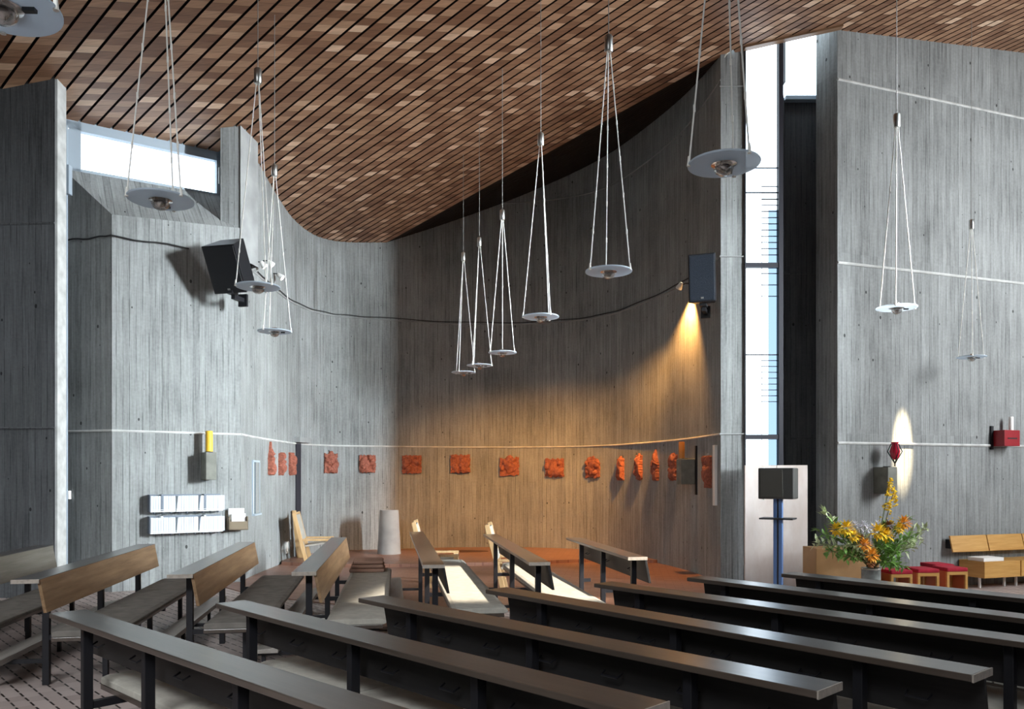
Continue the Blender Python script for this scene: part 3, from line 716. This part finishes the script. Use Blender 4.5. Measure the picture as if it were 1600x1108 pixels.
# ------------------------------------------------------------------ loudspeakers and spotlights
def loudspeaker(label, loc, rz, wd, h, dp, tilt, front=M_black):
    r = empty('loudspeaker', loc, label, 'loudspeaker', rz)
    T = Matrix.Rotation(tilt, 4, 'X')
    b = MB()
    for (y0, y1, w0, w1) in ((-dp/2, dp/2, wd/2, wd/2*.72),):
        c = [(-w0, y0, -h/2), (w0, y0, -h/2), (w1, y1, -h/2), (-w1, y1, -h/2), (-w0, y0, h/2), (w0, y0, h/2), (w1, y1, h/2), (-w1, y1, h/2)]
        c = [T @ Vector(v) for v in c]
        for f in ((3, 2, 1, 0), (4, 5, 6, 7), (0, 1, 5, 4), (1, 2, 6, 5), (2, 3, 7, 6), (3, 0, 4, 7)): b.face([c[k] for k in f])
    b.build('cabinet', M_black, r, bevel=.008)
    MB().box((-wd/2+.02, -dp/2-.012, -h/2+.02), (wd/2-.02, -dp/2+.002, h/2-.02), T).build('grille', front, r, bevel=.005)
    MB().box((-.02, -dp/2-.018, -h/2+.05), (.02, -dp/2-.012, -h/2+.075), T).build('badge', M_alu, r)
    br = MB(); br.box((-.05, -.06, -h/2-.06), (.05, .10, -h/2-.02)); br.box((-.03, .04, -h/2-.12), (.03, .30, -h/2-.06)); br.box((-.07, .28, -h/2-.18), (.07, .32, -h/2+.0))
    br.build('wall_bracket', M_black, r)
    return r
def spot(label, loc, aim, rz=0, arm=.13):
    r = empty('spotlight', loc, label, 'spotlight', rz)
    d = (Vector(aim)-Vector(loc)).normalized(); q = Matrix.Rotation(-rz, 4, 'Z') @ d.to_track_quat('Z', 'Y').to_matrix().to_4x4()
    MB().lathe([(.018, -.07), (.03, -.06), (.04, -.02), (.052, .02), (.055, .045), (.048, .045), (.03, .0)], 18, q, cap=False).build('lamp_head', M_white, r)
    MB().lathe([(.045, .028), (.001, .02)], 18, q, cap=False).build('lens', M_lens, r)
    MB().tube([(0, 0, 0), (0, arm*.5, .05), (0, arm, .05)] if arm else [(0, 0, 0), (0, 0, .26)], .009, 6).build('arm', M_black, r)
    return r
# left loudspeaker, turned away, top towards the seam
xl, yl = X(366, 11.6), 11.6
loudspeaker('black loudspeaker tilted down on the pale left block, half behind a pendant lamp', (xl, yl-.12, Z(416, 11.48)), math.radians(-14), .52, .68, .40, math.radians(28))
xr, yr = X(1101, 12.2), 12.2
loudspeaker('blue black loudspeaker beside the pier at the apse corner', (X(1099, 11.95), 11.95, Z(436, 11.95)), math.radians(-20), .40, .70, .34, math.radians(8), M_navy)
x, y, a = hit(APSE, 1071)
LA = Vector((2.80, 13.35, 4.78))
spot('lit spotlight by the right loudspeaker washing the curved wall warm', LA, (1.2, 16.6, .6), -1.35, .2)
lamp('warm_wash', 'SPOT', LA+Vector((-.09, .02, -.06)), (-.1, 17.3, .1), 1900, (1, .46, .11), spot_size=math.radians(64), spot_blend=1.0, shadow_soft_size=.05)
lamp('warm_wash_wall', 'SPOT', LA+Vector((.02, -.05, -.1)), (3.08, 13.75, 3.0), 620, (1, .46, .12), spot_size=math.radians(92), spot_blend=.8, shadow_soft_size=.04)
for k, (px, py) in enumerate(((399, 414), (411, 412), (427, 432))):
    x, y, a = hit(APSE, px); L_ = (x+math.sin(a)*.13, y-math.cos(a)*.13, Z(py, y))
    spot(('white spotlight closest to the left loudspeaker', 'white spotlight in the middle of the cluster right of the left loudspeaker', 'small white spotlight where the cable leaves the left cluster')[k], L_, (-1+k, 14, 1), a)
lamp('left_spot', 'SPOT', (X(416, 12.2), 12.1, Z(425, 12.2)), (-.6, 17.2, 1.0), 330, (1, .48, .12), spot_size=math.radians(46), spot_blend=.9, shadow_soft_size=.04)

# ------------------------------------------------------------------ font
o = MB().lathe([(.235, 0), (.232, .02), (.185, .86), (.18, .87), (.15, .87), (.13, .80), (.001, .78)], 40).build('baptismal_font', M_conp)
o.location = (X(608, 15.9), 15.9, .07); props(o, 'grey conical concrete font standing where grey wall turns warm', 'font')

# ------------------------------------------------------------------ wooden chairs in the apse
def chair(label, loc, rz):
    r = empty('wooden_chair', loc, label, 'chair', rz, None)
    for s in (-1, 1):
        x = s*.3
        MB().prism([(-.28, 0), (-.22, 0), (-.17, .42), (.33, .95), (.30, .98), (-.22, .46)][:0] or [(.10, .0), (.17, .0), (.40, .93), (.34, .95)], x-.02, x+.02).build('back_leg', M_lightwood, r, bevel=.004)
        MB().prism([(-.30, 0), (-.24, 0), (-.20, .44), (-.27, .44)], x-.02, x+.02).build('front_leg', M_lightwood, r, bevel=.004)
        MB().box((x-.022, -.28, .44), (x+.022, .24, .475)).build('armrest', M_lightwood, r, bevel=.004)
    MB().prism([(-.27, .40), (.18, .33), (.18, .36), (-.27, .43)], -.28, .28).build('seat', M_cush, r, bevel=.006)
    MB().prism([(.22, .46), (.245, .455), (.36, .9), (.335, .905)], -.28, .28).build('backrest', M_cush, r, bevel=.004)
    return r
chair('light wood armchair with pale back at the dark door slit', (X(495, 14.6), 14.6, .012), math.radians(98))
chair('light wood chair hidden behind the sunlit pew, post showing', (-1.06, 11.75, .012), math.radians(94))
chair('light wood chair behind the middle pew, post showing above ledge', (.04, 11.1, .012), math.radians(88))
# leaning board by the door
o = MB().prism([(-.13, 0), (.0, 0), (.10, .95), (.05, .95)], -.04, .04).build('leaning_board', M_lightwood); x, y, a = hit(APSE, 457)
o.location = (x+.13, y-.1, .012); o.rotation_euler = (0, 0, a); props(o, 'narrow light wooden board leaning beside the dark door slit', 'board')
# dark mat on the dais
o = MB().lathe([(.62, 0), (.62, .006), (.001, .008)], 36).build('round_mat', mat('dark_mat', (.09, .045, .03), .95)); o.scale = (1, .35, 1); o.location = (X(716, 16.4), 16.4, .071)
props(o, 'flat dark oval mat lying near the warm lit wall', 'mat')
# flat dark plates on the floor
for k in range(3):
    o = MB().box((-.22, -.07, 0), (.22, .07, .012)); o = o.build('dark_floor_plate', M_black, bevel=.003)
    o.location = (X(587, 9.0-.62*k), 9.0-.62*k, .001); o.rotation_euler = (0, 0, -.1)
    props(o, ('farthest dark floor plate right of the long pale cushion', 'middle dark floor plate right of the long pale cushion', 'nearest dark floor plate right of the long pale cushion')[k], 'grille', 'dark floor plates')

# ------------------------------------------------------------------ booklet racks
def at_wall(P, px): return hit(P, px)
def rack(z0, label, gi, glabel, seed):
    rnd = random.Random(seed); x0, y0, a = hit(BLOCK, 232); x1, y1, _ = hit(BLOCK, 344); L = math.hypot(x1-x0, y1-y0)
    r = empty('booklet_rack', (x0, y0, z0), label, 'rack', a)
    MB().box((0, -.16, -.012), (L, 0, 0)).build('shelf_board', M_white, r)
    MB().box((0, -.012, 0), (L, 0, .235)).build('back_board', M_bookd, r)
    MB().box((-.012, -.16, -.012), (0, 0, .235)).build('side_board', M_bookd, r)
    MB().tube([(0, -.158, .02), (L, -.158, .02)], .004, 6).build('front_rail', M_white, r)
    for k in range(9): MB().box((.05+k*L/9, -.15, -.035), (.06+k*L/9, -.02, -.012)).build('rail_bracket', M_bookd, r)
    n = 30; th = L/n; x = .006; pr = {}
    for k in range(n):
        t_ = th*rnd.uniform(.78, .9); lean = 0
        if k in (10, 19): x += .012; lean = .10
        hh = .215 if k not in (4, 21) else .235; m_ = M_bookd if (k in (4, 21) and gi == 0) else (M_book if k % 2 else M_book2)
        key = (round(hh, 3), m_.name)
        if key not in pr:
            ob = MB().box((0, -.145, .001), (.031, -.015, hh)).build('hymn_booklet', m_, bevel=.004); pr[key] = ob; first = True
        else:
            ob = pr[key].copy(); C.objects.link(ob)
        ca, sa = math.cos(a), math.sin(a); ob.location = (x0+ca*x, y0+sa*x, z0); ob.rotation_euler = (0, lean, a); x += th
        if m_ is M_bookd: props(ob, ('taller slate blue booklet near the left end of the upper rack', 'taller slate blue booklet near the right end of the upper rack')[k > 10], 'book', 'booklets in the upper rack')
        else: props(ob, glabel, 'book', ('booklets in the upper rack', 'booklets in the lower rack')[gi])
rack(Z(799, 11.3), 'upper wall rack full of upright pale booklets', 0, 'pale booklet standing upright in the upper wall rack', 3)
rack(Z(833, 11.3), 'lower wall rack full of upright pale booklets', 1, 'pale booklet standing upright in the lower wall rack', 5)
# leaflet box
x, y, a = hit(BLOCK, 367); r = empty('leaflet_box', (x, y, Z(829, 11.8)), 'small dark wall box holding white leaflets beside the booklet racks', 'box', a)
mb = MB(); mb.box((-.14, -.20, 0), (.14, 0, .012)); mb.box((-.14, -.20, 0), (.14, -.188, .13)); mb.box((-.14, -.012, 0), (.14, 0, .29)); mb.box((-.14, -.2, 0), (-.128, 0, .2)); mb.box((.128, -.2, 0), (.14, 0, .2)); mb.build('tray', M_card, r)
ca, sa = math.cos(a), math.sin(a)
def loc(lx, ly): return (x+ca*lx-sa*ly, y+sa*lx+ca*ly)
for k, (ly, z1, lab) in enumerate(((-.05, .32, 'white leaflets standing at the back of the wall box'), (-.13, .24, 'white leaflets standing at the front of the wall box'))):
    o = MB().box((-.11+.02*k, -.02, .014), (.12, .02, z1)).build('leaflet_stack', M_paper, bevel=.003); o.location = (*loc(0, ly), Z(829, 11.8)); o.rotation_euler = (0, 0, a); props(o, lab, 'leaflets')

# small niche window, dark door slit, socket
x0, y0, a = hit(APSE, 393.5); x1, y1, _ = hit(APSE, 406); L = math.hypot(x1-x0, y1-y0); zc0, zc1 = Z(803, 12.9), Z(722, 12.9)
o = MB(); o.box((0, -.02, zc0), (.04, .0, zc1)); o.box((L-.03, -.02, zc0), (L, .0, zc1)); o.box((0, -.02, zc1), (L, .0, zc1+.03)); o.box((-.0, -.05, zc0-.03), (L, .0, zc0))
o = struct('window_8', o, M_frame); o.location = (x0, y0, 0); o.rotation_euler = (0, 0, a)
p = MB().box((.04, -.006, zc0), (L-.03, .0, zc1)).build('pane', mat('pale_niche_glass', (.13, .18, .21), .25), o); p['kind'] = 'structure'
p = MB().box((.04, -.012, zc0), (.10, .0, zc1)).build('reveal', mat('white_reveal', (.7, .8, .86), .5), o); p['kind'] = 'structure'
x0, y0, a = hit(APSE, 461.5); x1, y1, a1 = hit(APSE, 469); L = math.hypot(x1-x0, y1-y0)
o = MB().box((0, -.02, 0.0), (L, .0, 2.3)); o = struct('door_1', o, M_dframe); o.location = (x0, y0, 0); o.rotation_euler = (0, 0, math.atan2(y1-y0, x1-x0))
o = MB().box((-.05, -.12, 2.26), (L+.25, .0, 2.36)); o = struct('trim_20', o, M_conp); o.location = (x0, y0, 0); o.rotation_euler = (0, 0, math.atan2(y1-y0, x1-x0))
x, y, a = hit(APSE, 446); o = MB().box((-.05, -.04, 0), (.05, 0, .22)).build('wall_socket', M_white, bevel=.006); o.location = (x, y, .18); o.rotation_euler = (0, 0, a); props(o, 'white wall socket low on the wall near the door slit', 'socket')

# ------------------------------------------------------------------ candle brackets
def bracket(label, P, px, zb, zt_, wd, dp, m=M_sconce, off=0):
    x, y, a = hit(P, px); r = empty('candle_bracket', (x, y, 0), label, 'bracket', a)
    mb = MB(); mb.prism([(-dp, zb+.0), (0, zb), (0, zt_), (-dp, zt_)], -wd/2, wd/2); mb.build('block', m, r, bevel=.008)
    MB().lathe([(.05, 0), (.055, .006), (.05, .012)], 16, Matrix.Translation((0, -dp*.6, zt_))).build('drip_plate', M_steel, r)
    return r, (x+math.sin(a)*dp*.6, y-math.cos(a)*dp*.6)
def candle(label, xy, z, r, h, m, name='candle'):
    e = empty(name, (*xy, z), label, 'candle')
    MB().lathe([(r, 0), (r, h-.01), (r*.9, h), (.001, h-.004)], 20).build('wax', m, e); MB().tube([(0, 0, h-.005), (0, 0, h+.02)], .002, 5).build('wick', M_black, e)
r, xy = bracket('grey concrete candle bracket on the pale block above the booklet racks', BLOCK, 322, Z(750, 11.4), Z(706, 11.4), .15, .30)
candle('thick yellow candle on the left wall bracket', xy, Z(706, 11.4)+.012, .05, .30, M_ycandle)
r, xy = bracket('dark concrete candle bracket on the curved wall near the pier', APSE, 1084, Z(757, 13.2), Z(717, 13.2), .24, .26)
MB().box((.13, -.03, Z(773, 13.2)), (.17, 0, Z(697, 13.2))).build('rod', M_steel, r)
candle('amber candle on the bracket of the curved wall', (xy[0]-.05, xy[1]+.0), Z(717, 13.2)+.012, .05, .27, M_ocandle)
x, y, a = hit(APSE, 1120); o = MB().box((-.05, -.05, 0), (.05, -.005, .92)).build('white_strip', M_white, bevel=.004); o.location = (x, y, Z(790, y)); o.rotation_euler = (0, 0, a); props(o, 'narrow white upright strip on the wall edge beside the pier', 'strip')
r, xy = bracket('grey concrete bracket under the red sanctuary lamp on the right wall', RW, 1372, Z(772, 11.9), Z(730, 11.9), .18, .28)
# red sanctuary lamp in a rhombic iron frame
e = empty('sanctuary_lamp', (xy[0]+.12, xy[1], Z(730, 11.9)+.012), 'red glass sanctuary lamp in a black rhombic iron frame', 'lamp')
MB().lathe([(.02, .10), (.055, .14), (.075, .22), (.045, .32), (.055, .36), (.045, .36), (.035, .32), (.06, .22), (.04, .15), (.001, .12)], 20, cap=False).build('red_glass', M_lantern, e)
fr = MB(); fr.tube([(0, 0, 0), (0, 0, .06)], .008, 6)
for s in (-1, 1): fr.tube([(0, 0, .04), (s*.11, 0, .22), (s*.055, 0, .335)], .008, 6); fr.tube([(0, 0, .04), (0, s*.11, .22), (0, s*.055, .335)], .008, 6)
fr.build('iron_frame', M_steel, e)
# red wall box with white candle
x, y, a = hit(RW, 1562); r = empty('wall_box', (x, y, 0), 'dark red box mounted on the right wall with a white candle', 'box', a)
MB().box((-.17, -.22, Z(697, 12.7)), (.17, 0, Z(672, 12.7))).build('body', M_redp, r, bevel=.006); MB().box((-.10, -.226, Z(686, 12.7)), (.10, -.22, Z(684, 12.7))).build('slot', M_black, r)
MB().box((-.22, -.03, Z(702, 12.7)), (-.17, 0, Z(665, 12.7))).build('mount', M_steel, r)
candle('white candle on the dark red wall box', (x+.09+math.sin(a)*.1, y-math.cos(a)*.1), Z(672, 12.7), .035, .22, M_wcandle)
# streak of light on the right wall: cast by an added, unseen spot high above
x, y, a = hit(RW, 1410); SL = Vector((x+math.sin(a)*2.2, y-math.cos(a)*2.2, 8.42))
spot('added unseen spotlight near the ceiling that casts the bright streak', SL, (x, y, 2.1), 0, 0)
sl_aim = (x, y, 2.02)
lamp('wall_streak', 'SPOT', SL+Vector((0, 0, -.08)), sl_aim, 42000, (1, .80, .50), spot_size=math.radians(4.2), spot_blend=1.0, shadow_soft_size=.01)

# ------------------------------------------------------------------ board, lectern screen, box, vase, stools, wall bench
yb = 11.75
for k, (a0, a1, lab) in enumerate(((1170, 1213, 'pale upright board left of the blue post below the slit window'), (1214, 1262, 'pale upright board right of the blue post, brownish lower down'))):
    o = MB().box((X(a0-(6 if k == 0 else 0), yb), yb, floor_z(4)), (X(a1, yb), yb+.05, Z(727, yb))).build('upright_board', M_board, bevel=.004); props(o, lab, 'board')
e = empty('screen_stand', (X(1216, 10.4), 10.4, floor_z(3.5)), 'grey box screen on a blue post with a small shelf', 'stand', math.radians(-30))
zf = floor_z(3.5)
MB().box((-.055, -.04, 0), (-.012, .04, 1.35)).box((.012, -.04, 0), (.055, .04, 1.35)).build('post', M_blue, e, bevel=.004)
MB().box((-.012, -.03, 0), (.012, .03, 1.35)).build('cable_channel', M_dframe, e)
MB().box((-.20, -.18, 0), (.20, .18, .02)).build('base', M_steel, e, bevel=.004)
MB().box((-.22, -.16, 1.34-zf*0), (.22, .16, 1.74)).build('cabinet', mat('grey_screen_cabinet', (.045, .045, .042), .4), e, bevel=.012)
MB().box((-.195, -.168, 1.365), (.09, -.158, 1.715)).build('screen', mat('grey_screen', (.07, .068, .06), .25), e, bevel=.004)
MB().box((-.235, .12, 1.32), (-.205, .17, 1.75)).build('side_frame', M_white, e)
MB().box((-.21, -.16, 1.075), (.21, .12, 1.095)).build('shelf', M_steel, e, bevel=.003)
# sideboard
e = empty('wooden_sideboard', (4.62, 11.25, floor_z(4.6)), 'low plain brown wooden sideboard standing behind the flowers', 'cabinet', math.radians(6))
MB().box((-.46, -.2, .06), (.46, .2, .70)).build('body', mat('tan_veneer', (.40, .22, .09), .5, var=.1, scale=4), e, bevel=.006); MB().box((-.42, -.16, 0), (.42, .16, .06)).build('plinth', M_steel, e)
# flowers
VX, VY = X(1361, 10.5), 10.5; vz = floor_z(VX); VT = .50
e = empty('flower_vase', (VX, VY, vz), 'tall grey and glass vase on the floor holding the big bouquet', 'vase')
MB().lathe([(.105, 0), (.12, .01), (.12, VT), (.11, VT), (.108, .03), (.001, .03)], 28).build('vessel', mat('mottled_grey_glaze', (.20, .22, .22), .25, var=.4, scale=9), e)
MB().lathe([(.121, VT-.02), (.127, VT-.01), (.121, VT)], 28, cap=False).build('rim', M_alu, e)
def leaf(mb, p, d, ln, wd, up=Vector((0, 0, 1))):
    d = d.normalized(); s = d.cross(up)
    if s.length < .05: s = Vector((1, 0, 0))
    s.normalize(); n = s.cross(d); m_ = p+d*ln*.5+n*ln*.06; t = p+d*ln-n*ln*.1
    i = [p, m_-s*wd/2, t, m_+s*wd/2, m_-n*wd*.18]
    mb.mesh(i, [(0, 1, 4), (0, 4, 3), (1, 2, 4), (4, 2, 3)], True)
def branch(label, seed, tip, nl, lw, m_, ll=.10):
    rnd = random.Random(seed); o = Vector((rnd.uniform(-.05, .05), rnd.uniform(-.05, .05), VT+.01)); tip = Vector(tip)
    e = empty('leafy_branch', (VX, VY, vz), label, 'branch', 0, 'leafy branches of the bouquet')
    mid = (o+tip)/2+Vector((0, 0, .10)); P = [o*(1-t)**2+mid*2*t*(1-t)+tip*t*t for t in [k/8 for k in range(9)]]
    MB().tube(P, [.006]*4+[.004]*5, 5).build('stem', M_stem, e); mb = MB()
    for k in range(nl):
        t = .28+.72*k/nl; i = min(7, int(t*8)); p = P[i].lerp(P[i+1], t*8-i)
        d = (P[i+1]-P[i]).normalized()*.6+Vector((rnd.uniform(-1, 1), rnd.uniform(-1, 1), rnd.uniform(-.6, .9)))
        p = p+Vector((rnd.uniform(-.05, .05), rnd.uniform(-.05, .05), rnd.uniform(-.04, .05)))*(1 if k % 2 else .2)
        leaf(mb, p, d, ll*rnd.uniform(.7, 1.3), lw*rnd.uniform(.8, 1.2))
    o = mb.build('leaves', m_, e); o['kind'] = 'stuff'
def pt(px, py, dy=0): return ((px-800)/F*(VY+dy)-VX, dy, Z(py, VY+dy)-vz)
BR = [(1285, 800, .1), (1278, 830, -.15), (1300, 820, -.25), (1273, 848, .05), (1310, 870, -.3), (1290, 862, -.1), (1330, 850, -.35), (1312, 835, .15),
      (1418, 812, .1), (1448, 826, 0), (1425, 838, -.15), (1405, 860, -.3), (1432, 855, -.05), (1412, 885, -.3), (1390, 848, -.38), (1440, 842, .15), (1398, 880, -.38), (1385, 820, .1), (1340, 838, -.3)]
nm = ['reaching up at the far left', 'low on the left', 'left front', 'lowest left tip', 'hanging down left', 'spreading left beside the board', 'over the vase, left front', 'left, behind the yellow blooms',
      'rising to the right', 'farthest right tip', 'right of the yellow blooms', 'right front', 'right, full of leaves', 'drooping over the red stools', 'front centre right', 'right rear', 'low right front', 'upper centre', 'front centre left']
for k, (px, py, dy) in enumerate(BR): branch(('green leafy branch ' if k % 3 else 'pale green leafy branch ')+nm[k], 100+k, pt(px, py, dy), 52, .046, M_leaf if k % 3 else M_leaf2, .12)
def bloom(label, seed, tip, R, m_, core=None, n=26, name='flower', flat=.6):
    rnd = random.Random(seed); tip = Vector(tip); e = empty(name, (VX, VY, vz), label, 'flower', 0, 'blooms of the bouquet')
    MB().tube([(rnd.uniform(-.04, .04), rnd.uniform(-.04, .04), VT), tip*.5+Vector((0, 0, .22)), tip], .005, 5).build('stem', M_stem, e); mb = MB()
    for k in range(n):
        th = k*2.4; f = math.sqrt((k+.5)/n); el = (1-f)*1.3+.1
        d = Vector((math.cos(th)*math.cos(el), -math.sin(el)*.55+math.sin(th)*math.cos(el)*.5, math.sin(th)*math.cos(el)*.8+math.sin(el)*.4))
        leaf(mb, tip+d*R*.15, d, R*rnd.uniform(.85, 1.1), R*.36)
    o = mb.build('petals', m_, e)
    if core: MB().lathe([(.001, R*.28), (R*.25, R*.2), (R*.32, 0)], 14, Matrix.Translation(tip) @ Matrix.Rotation(PI/2*.8, 4, 'X'), cap=False).build('flower_centre', core, e)
for k, (px, py, dy, R, m_, core, lab) in enumerate((
    (1306, 828, -.30, .09, M_yel, None, 'yellow bloom at the left'), (1322, 826, -.34, .10, M_yel, None, 'yellow bloom left of centre'), (1333, 838, -.36, .08, M_yel, None, 'small yellow bloom pointing to the camera side'),
    (1372, 832, -.36, .11, M_yel, None, 'big yellow chrysanthemum in the middle'), (1385, 838, -.34, .09, M_yel, None, 'yellow chrysanthemum right of the big one'),
    (1351, 852, -.42, .085, M_ora, M_bro, 'orange bloom with brown centre'), (1362, 868, -.42, .09, M_ora, None, 'lowest orange bloom above the vase rim'),
    (1412, 818, -.1, .09, M_ora, None, 'orange bloom high on the right'), (1405, 826, -.15, .07, M_yel, None, 'yellow bloom under the high orange one'), (1388, 822, .0, .07, M_bro, None, 'rust brown dried bloom right of centre'), (1345, 842, -.3, .06, M_bro, None, 'rust brown bloom in the heart of the bouquet'), (1360, 880, -.34, .06, M_bro, None, 'dark rust bloom at the vase rim'))):
    bloom(lab, 200+k, pt(px, py, dy), R*1.2, m_, core, 30)
for k in range(9):
    px = 1336+k*4.6+random.uniform(-2, 2); py = 824+random.uniform(-5, 6)
    o_ = bloom('small white daisy in the pale cluster at the top of the bouquet', 240+k, pt(px, py, -.12+random.uniform(-.1, .1)), .065, M_lil, None, 14)
# tall golden spray
for k, (px, py, n) in enumerate(((1392, 757, 46), (1386, 778, 30), (1397, 772, 30), (1389, 800, 14), (1375, 812, 10))):
    rnd = random.Random(300+k); tip = Vector(pt(px, py, .0)); e = empty('golden_spray', (VX, VY, vz), ('tallest golden spray reaching into the light streak', 'golden spray just below the tallest, left', 'golden spray just below the tallest, right', 'thin golden spray halfway up', 'thin pale spray low and left of the golden ones')[k], 'flower', 0, 'golden sprays of the bouquet')
    MB().tube([(0, 0, VT), tip*.55+Vector((0, 0, .2)), tip+Vector((0, 0, .05))], .004, 5).build('stem', M_stem, e); mb = MB()
    for q in range(n):
        z = rnd.uniform(-.16, .08); rr = .07*(1-(z+.16)/.30)+.012; a = rnd.uniform(0, 2*PI)
        mb.mesh([v+tip+Vector((rr*math.cos(a)*rnd.random(), rr*math.sin(a)*rnd.random(), z)) for v in [Vector(c)*.014 for c in ((1, 0, 0), (-1, 0, 0), (0, 1, 0), (0, -1, 0), (0, 0, 1), (0, 0, -1))]],
                [(0, 2, 4), (2, 1, 4), (1, 3, 4), (3, 0, 4), (2, 0, 5), (1, 2, 5), (3, 1, 5), (0, 3, 5)], True)
    o = mb.build('blossoms', M_yel, e); o['kind'] = 'stuff'
# stools
def stool_proto():
    r = empty('cushioned_stool', (0, 0, 0), '-', 'stool'); W, D, H = .155, .17, .38
    for nm_, y in (('front_frame', -D), ('rear_frame', D-.035)):
        f = MB().prism([(-W, 0), (-W+.035, 0), (-W+.035, H-.045), (W-.035, H-.045), (W-.035, 0), (W, 0), (W, H), (-W, H)], y, y+.035, M=Matrix(((0, 1, 0, 0), (1, 0, 0, 0), (0, 0, 1, 0), (0, 0, 0, 1))))
        f.build(nm_, M_honey, r)
    MB().box((-W+.004, -D+.036, .0), (-W+.02, D-.036, H)).box((W-.02, -D+.036, 0), (W-.004, D-.036, H)).build('side_panel', mat('orange_brown_panel', (.50, .12, .03), .5), r)
    MB().box((-W-.004, -D-.004, H), (W+.004, D+.004, H+.055)).build('cushion', M_red, r, bevel=.016, seg=3)
    return r
st = stool_proto()
for k, (px, Y, rz, lab) in enumerate(((1398, 11.15, 6, 'leftmost red cushioned stool, half behind the bouquet'), (1440, 11.3, 4, 'middle red cushioned wooden stool'), (1484, 11.45, 6, 'rightmost red cushioned stool with red book inside'), (1464, 11.9, 8, 'red stool pushed behind the other stools by the wall'))):
    r = st if k == 0 else dup(st); x = X(px, Y); r.location = (x, Y, floor_z(x)); r.rotation_euler = (0, 0, math.radians(rz)); r['label'] = lab; r['group'] = 'red cushioned stools'
o = MB().box((-.08, -.06, 0), (.08, .06, .05)).build('red_book', M_red, bevel=.01); o.location = (X(1487, 11.4), 11.4, floor_z(6.3)+.001); props(o, 'red book lying inside the rightmost stool', 'book')
# wall bench units
x0, y0 = RW[0]; ta = math.atan2(2.615, 7.2); ca, sa = math.cos(ta), math.sin(ta)
o = None
for k in range(5):
    t = 2.09+.775*k; fz = floor_z(6)
    e = empty('wall_bench', (x0+ca*t, y0+sa*t, fz), 'honey wood wall bench unit with tilted backrest, %s from the red stools' % ('first', 'second', 'third', 'fourth', 'fifth')[k], 'bench', ta, 'honey wood wall bench units')
    MB().prism([(-.10, .80), (-.075, .80), (-.135, .545), (-.16, .55)], 0, .755).build('backrest', M_honey, e, bevel=.004)
    for q in (.02, .69): MB().box((q, -.10, .6), (q+.04, 0, .74)).build('mount', M_steel, e)
    MB().box((.28, -.47, .17), (1.035, -.02, .42)).build('box_seat', M_honey, e, bevel=.005)
    for q in (.40, .92): MB().box((q-.012, -.30, 0), (q+.012, -.27, .17)).build('leg', M_white, e)
    t += .28
    if k == 0: o = MB().box((0, 0, 0), (.42, .28, .055)).build('white_booklet_pile', M_paper, bevel=.004); o.location = (x0+ca*(t+.02)+sa*.44, y0+sa*(t+.02)-ca*.44, fz+.421); o.rotation_euler = (0, 0, ta); props(o, 'flat white pile of papers on the first bench seat', 'papers')
# conduit and fitting at the left gap
e = empty('cable_conduit', (-6.085, 10.93, 0), 'thin blue grey conduit with junction box up the gap beside the left window', 'pipe')
MB().tube([(0, 0, 0), (0, 0, 6.4)], .016, 8).build('conduit', M_frame, e); MB().box((-.01, -.05, 5.45), (.06, .04, 5.85)).build('junction_box', M_frame, e, bevel=.008)

o = MB().box((-.04, -.05, 0), (.04, 0, .12)).build('wall_switch', M_white, bevel=.006); x, y, a = hit([(-6.38, 11.33), (-5.55, 11.10)], 108)
o.location = (x, y, Z(780, y)); o.rotation_euler = (0, 0, a); props(o, 'small white switch box on the shaded blue grey wall beside the gap', 'switch')
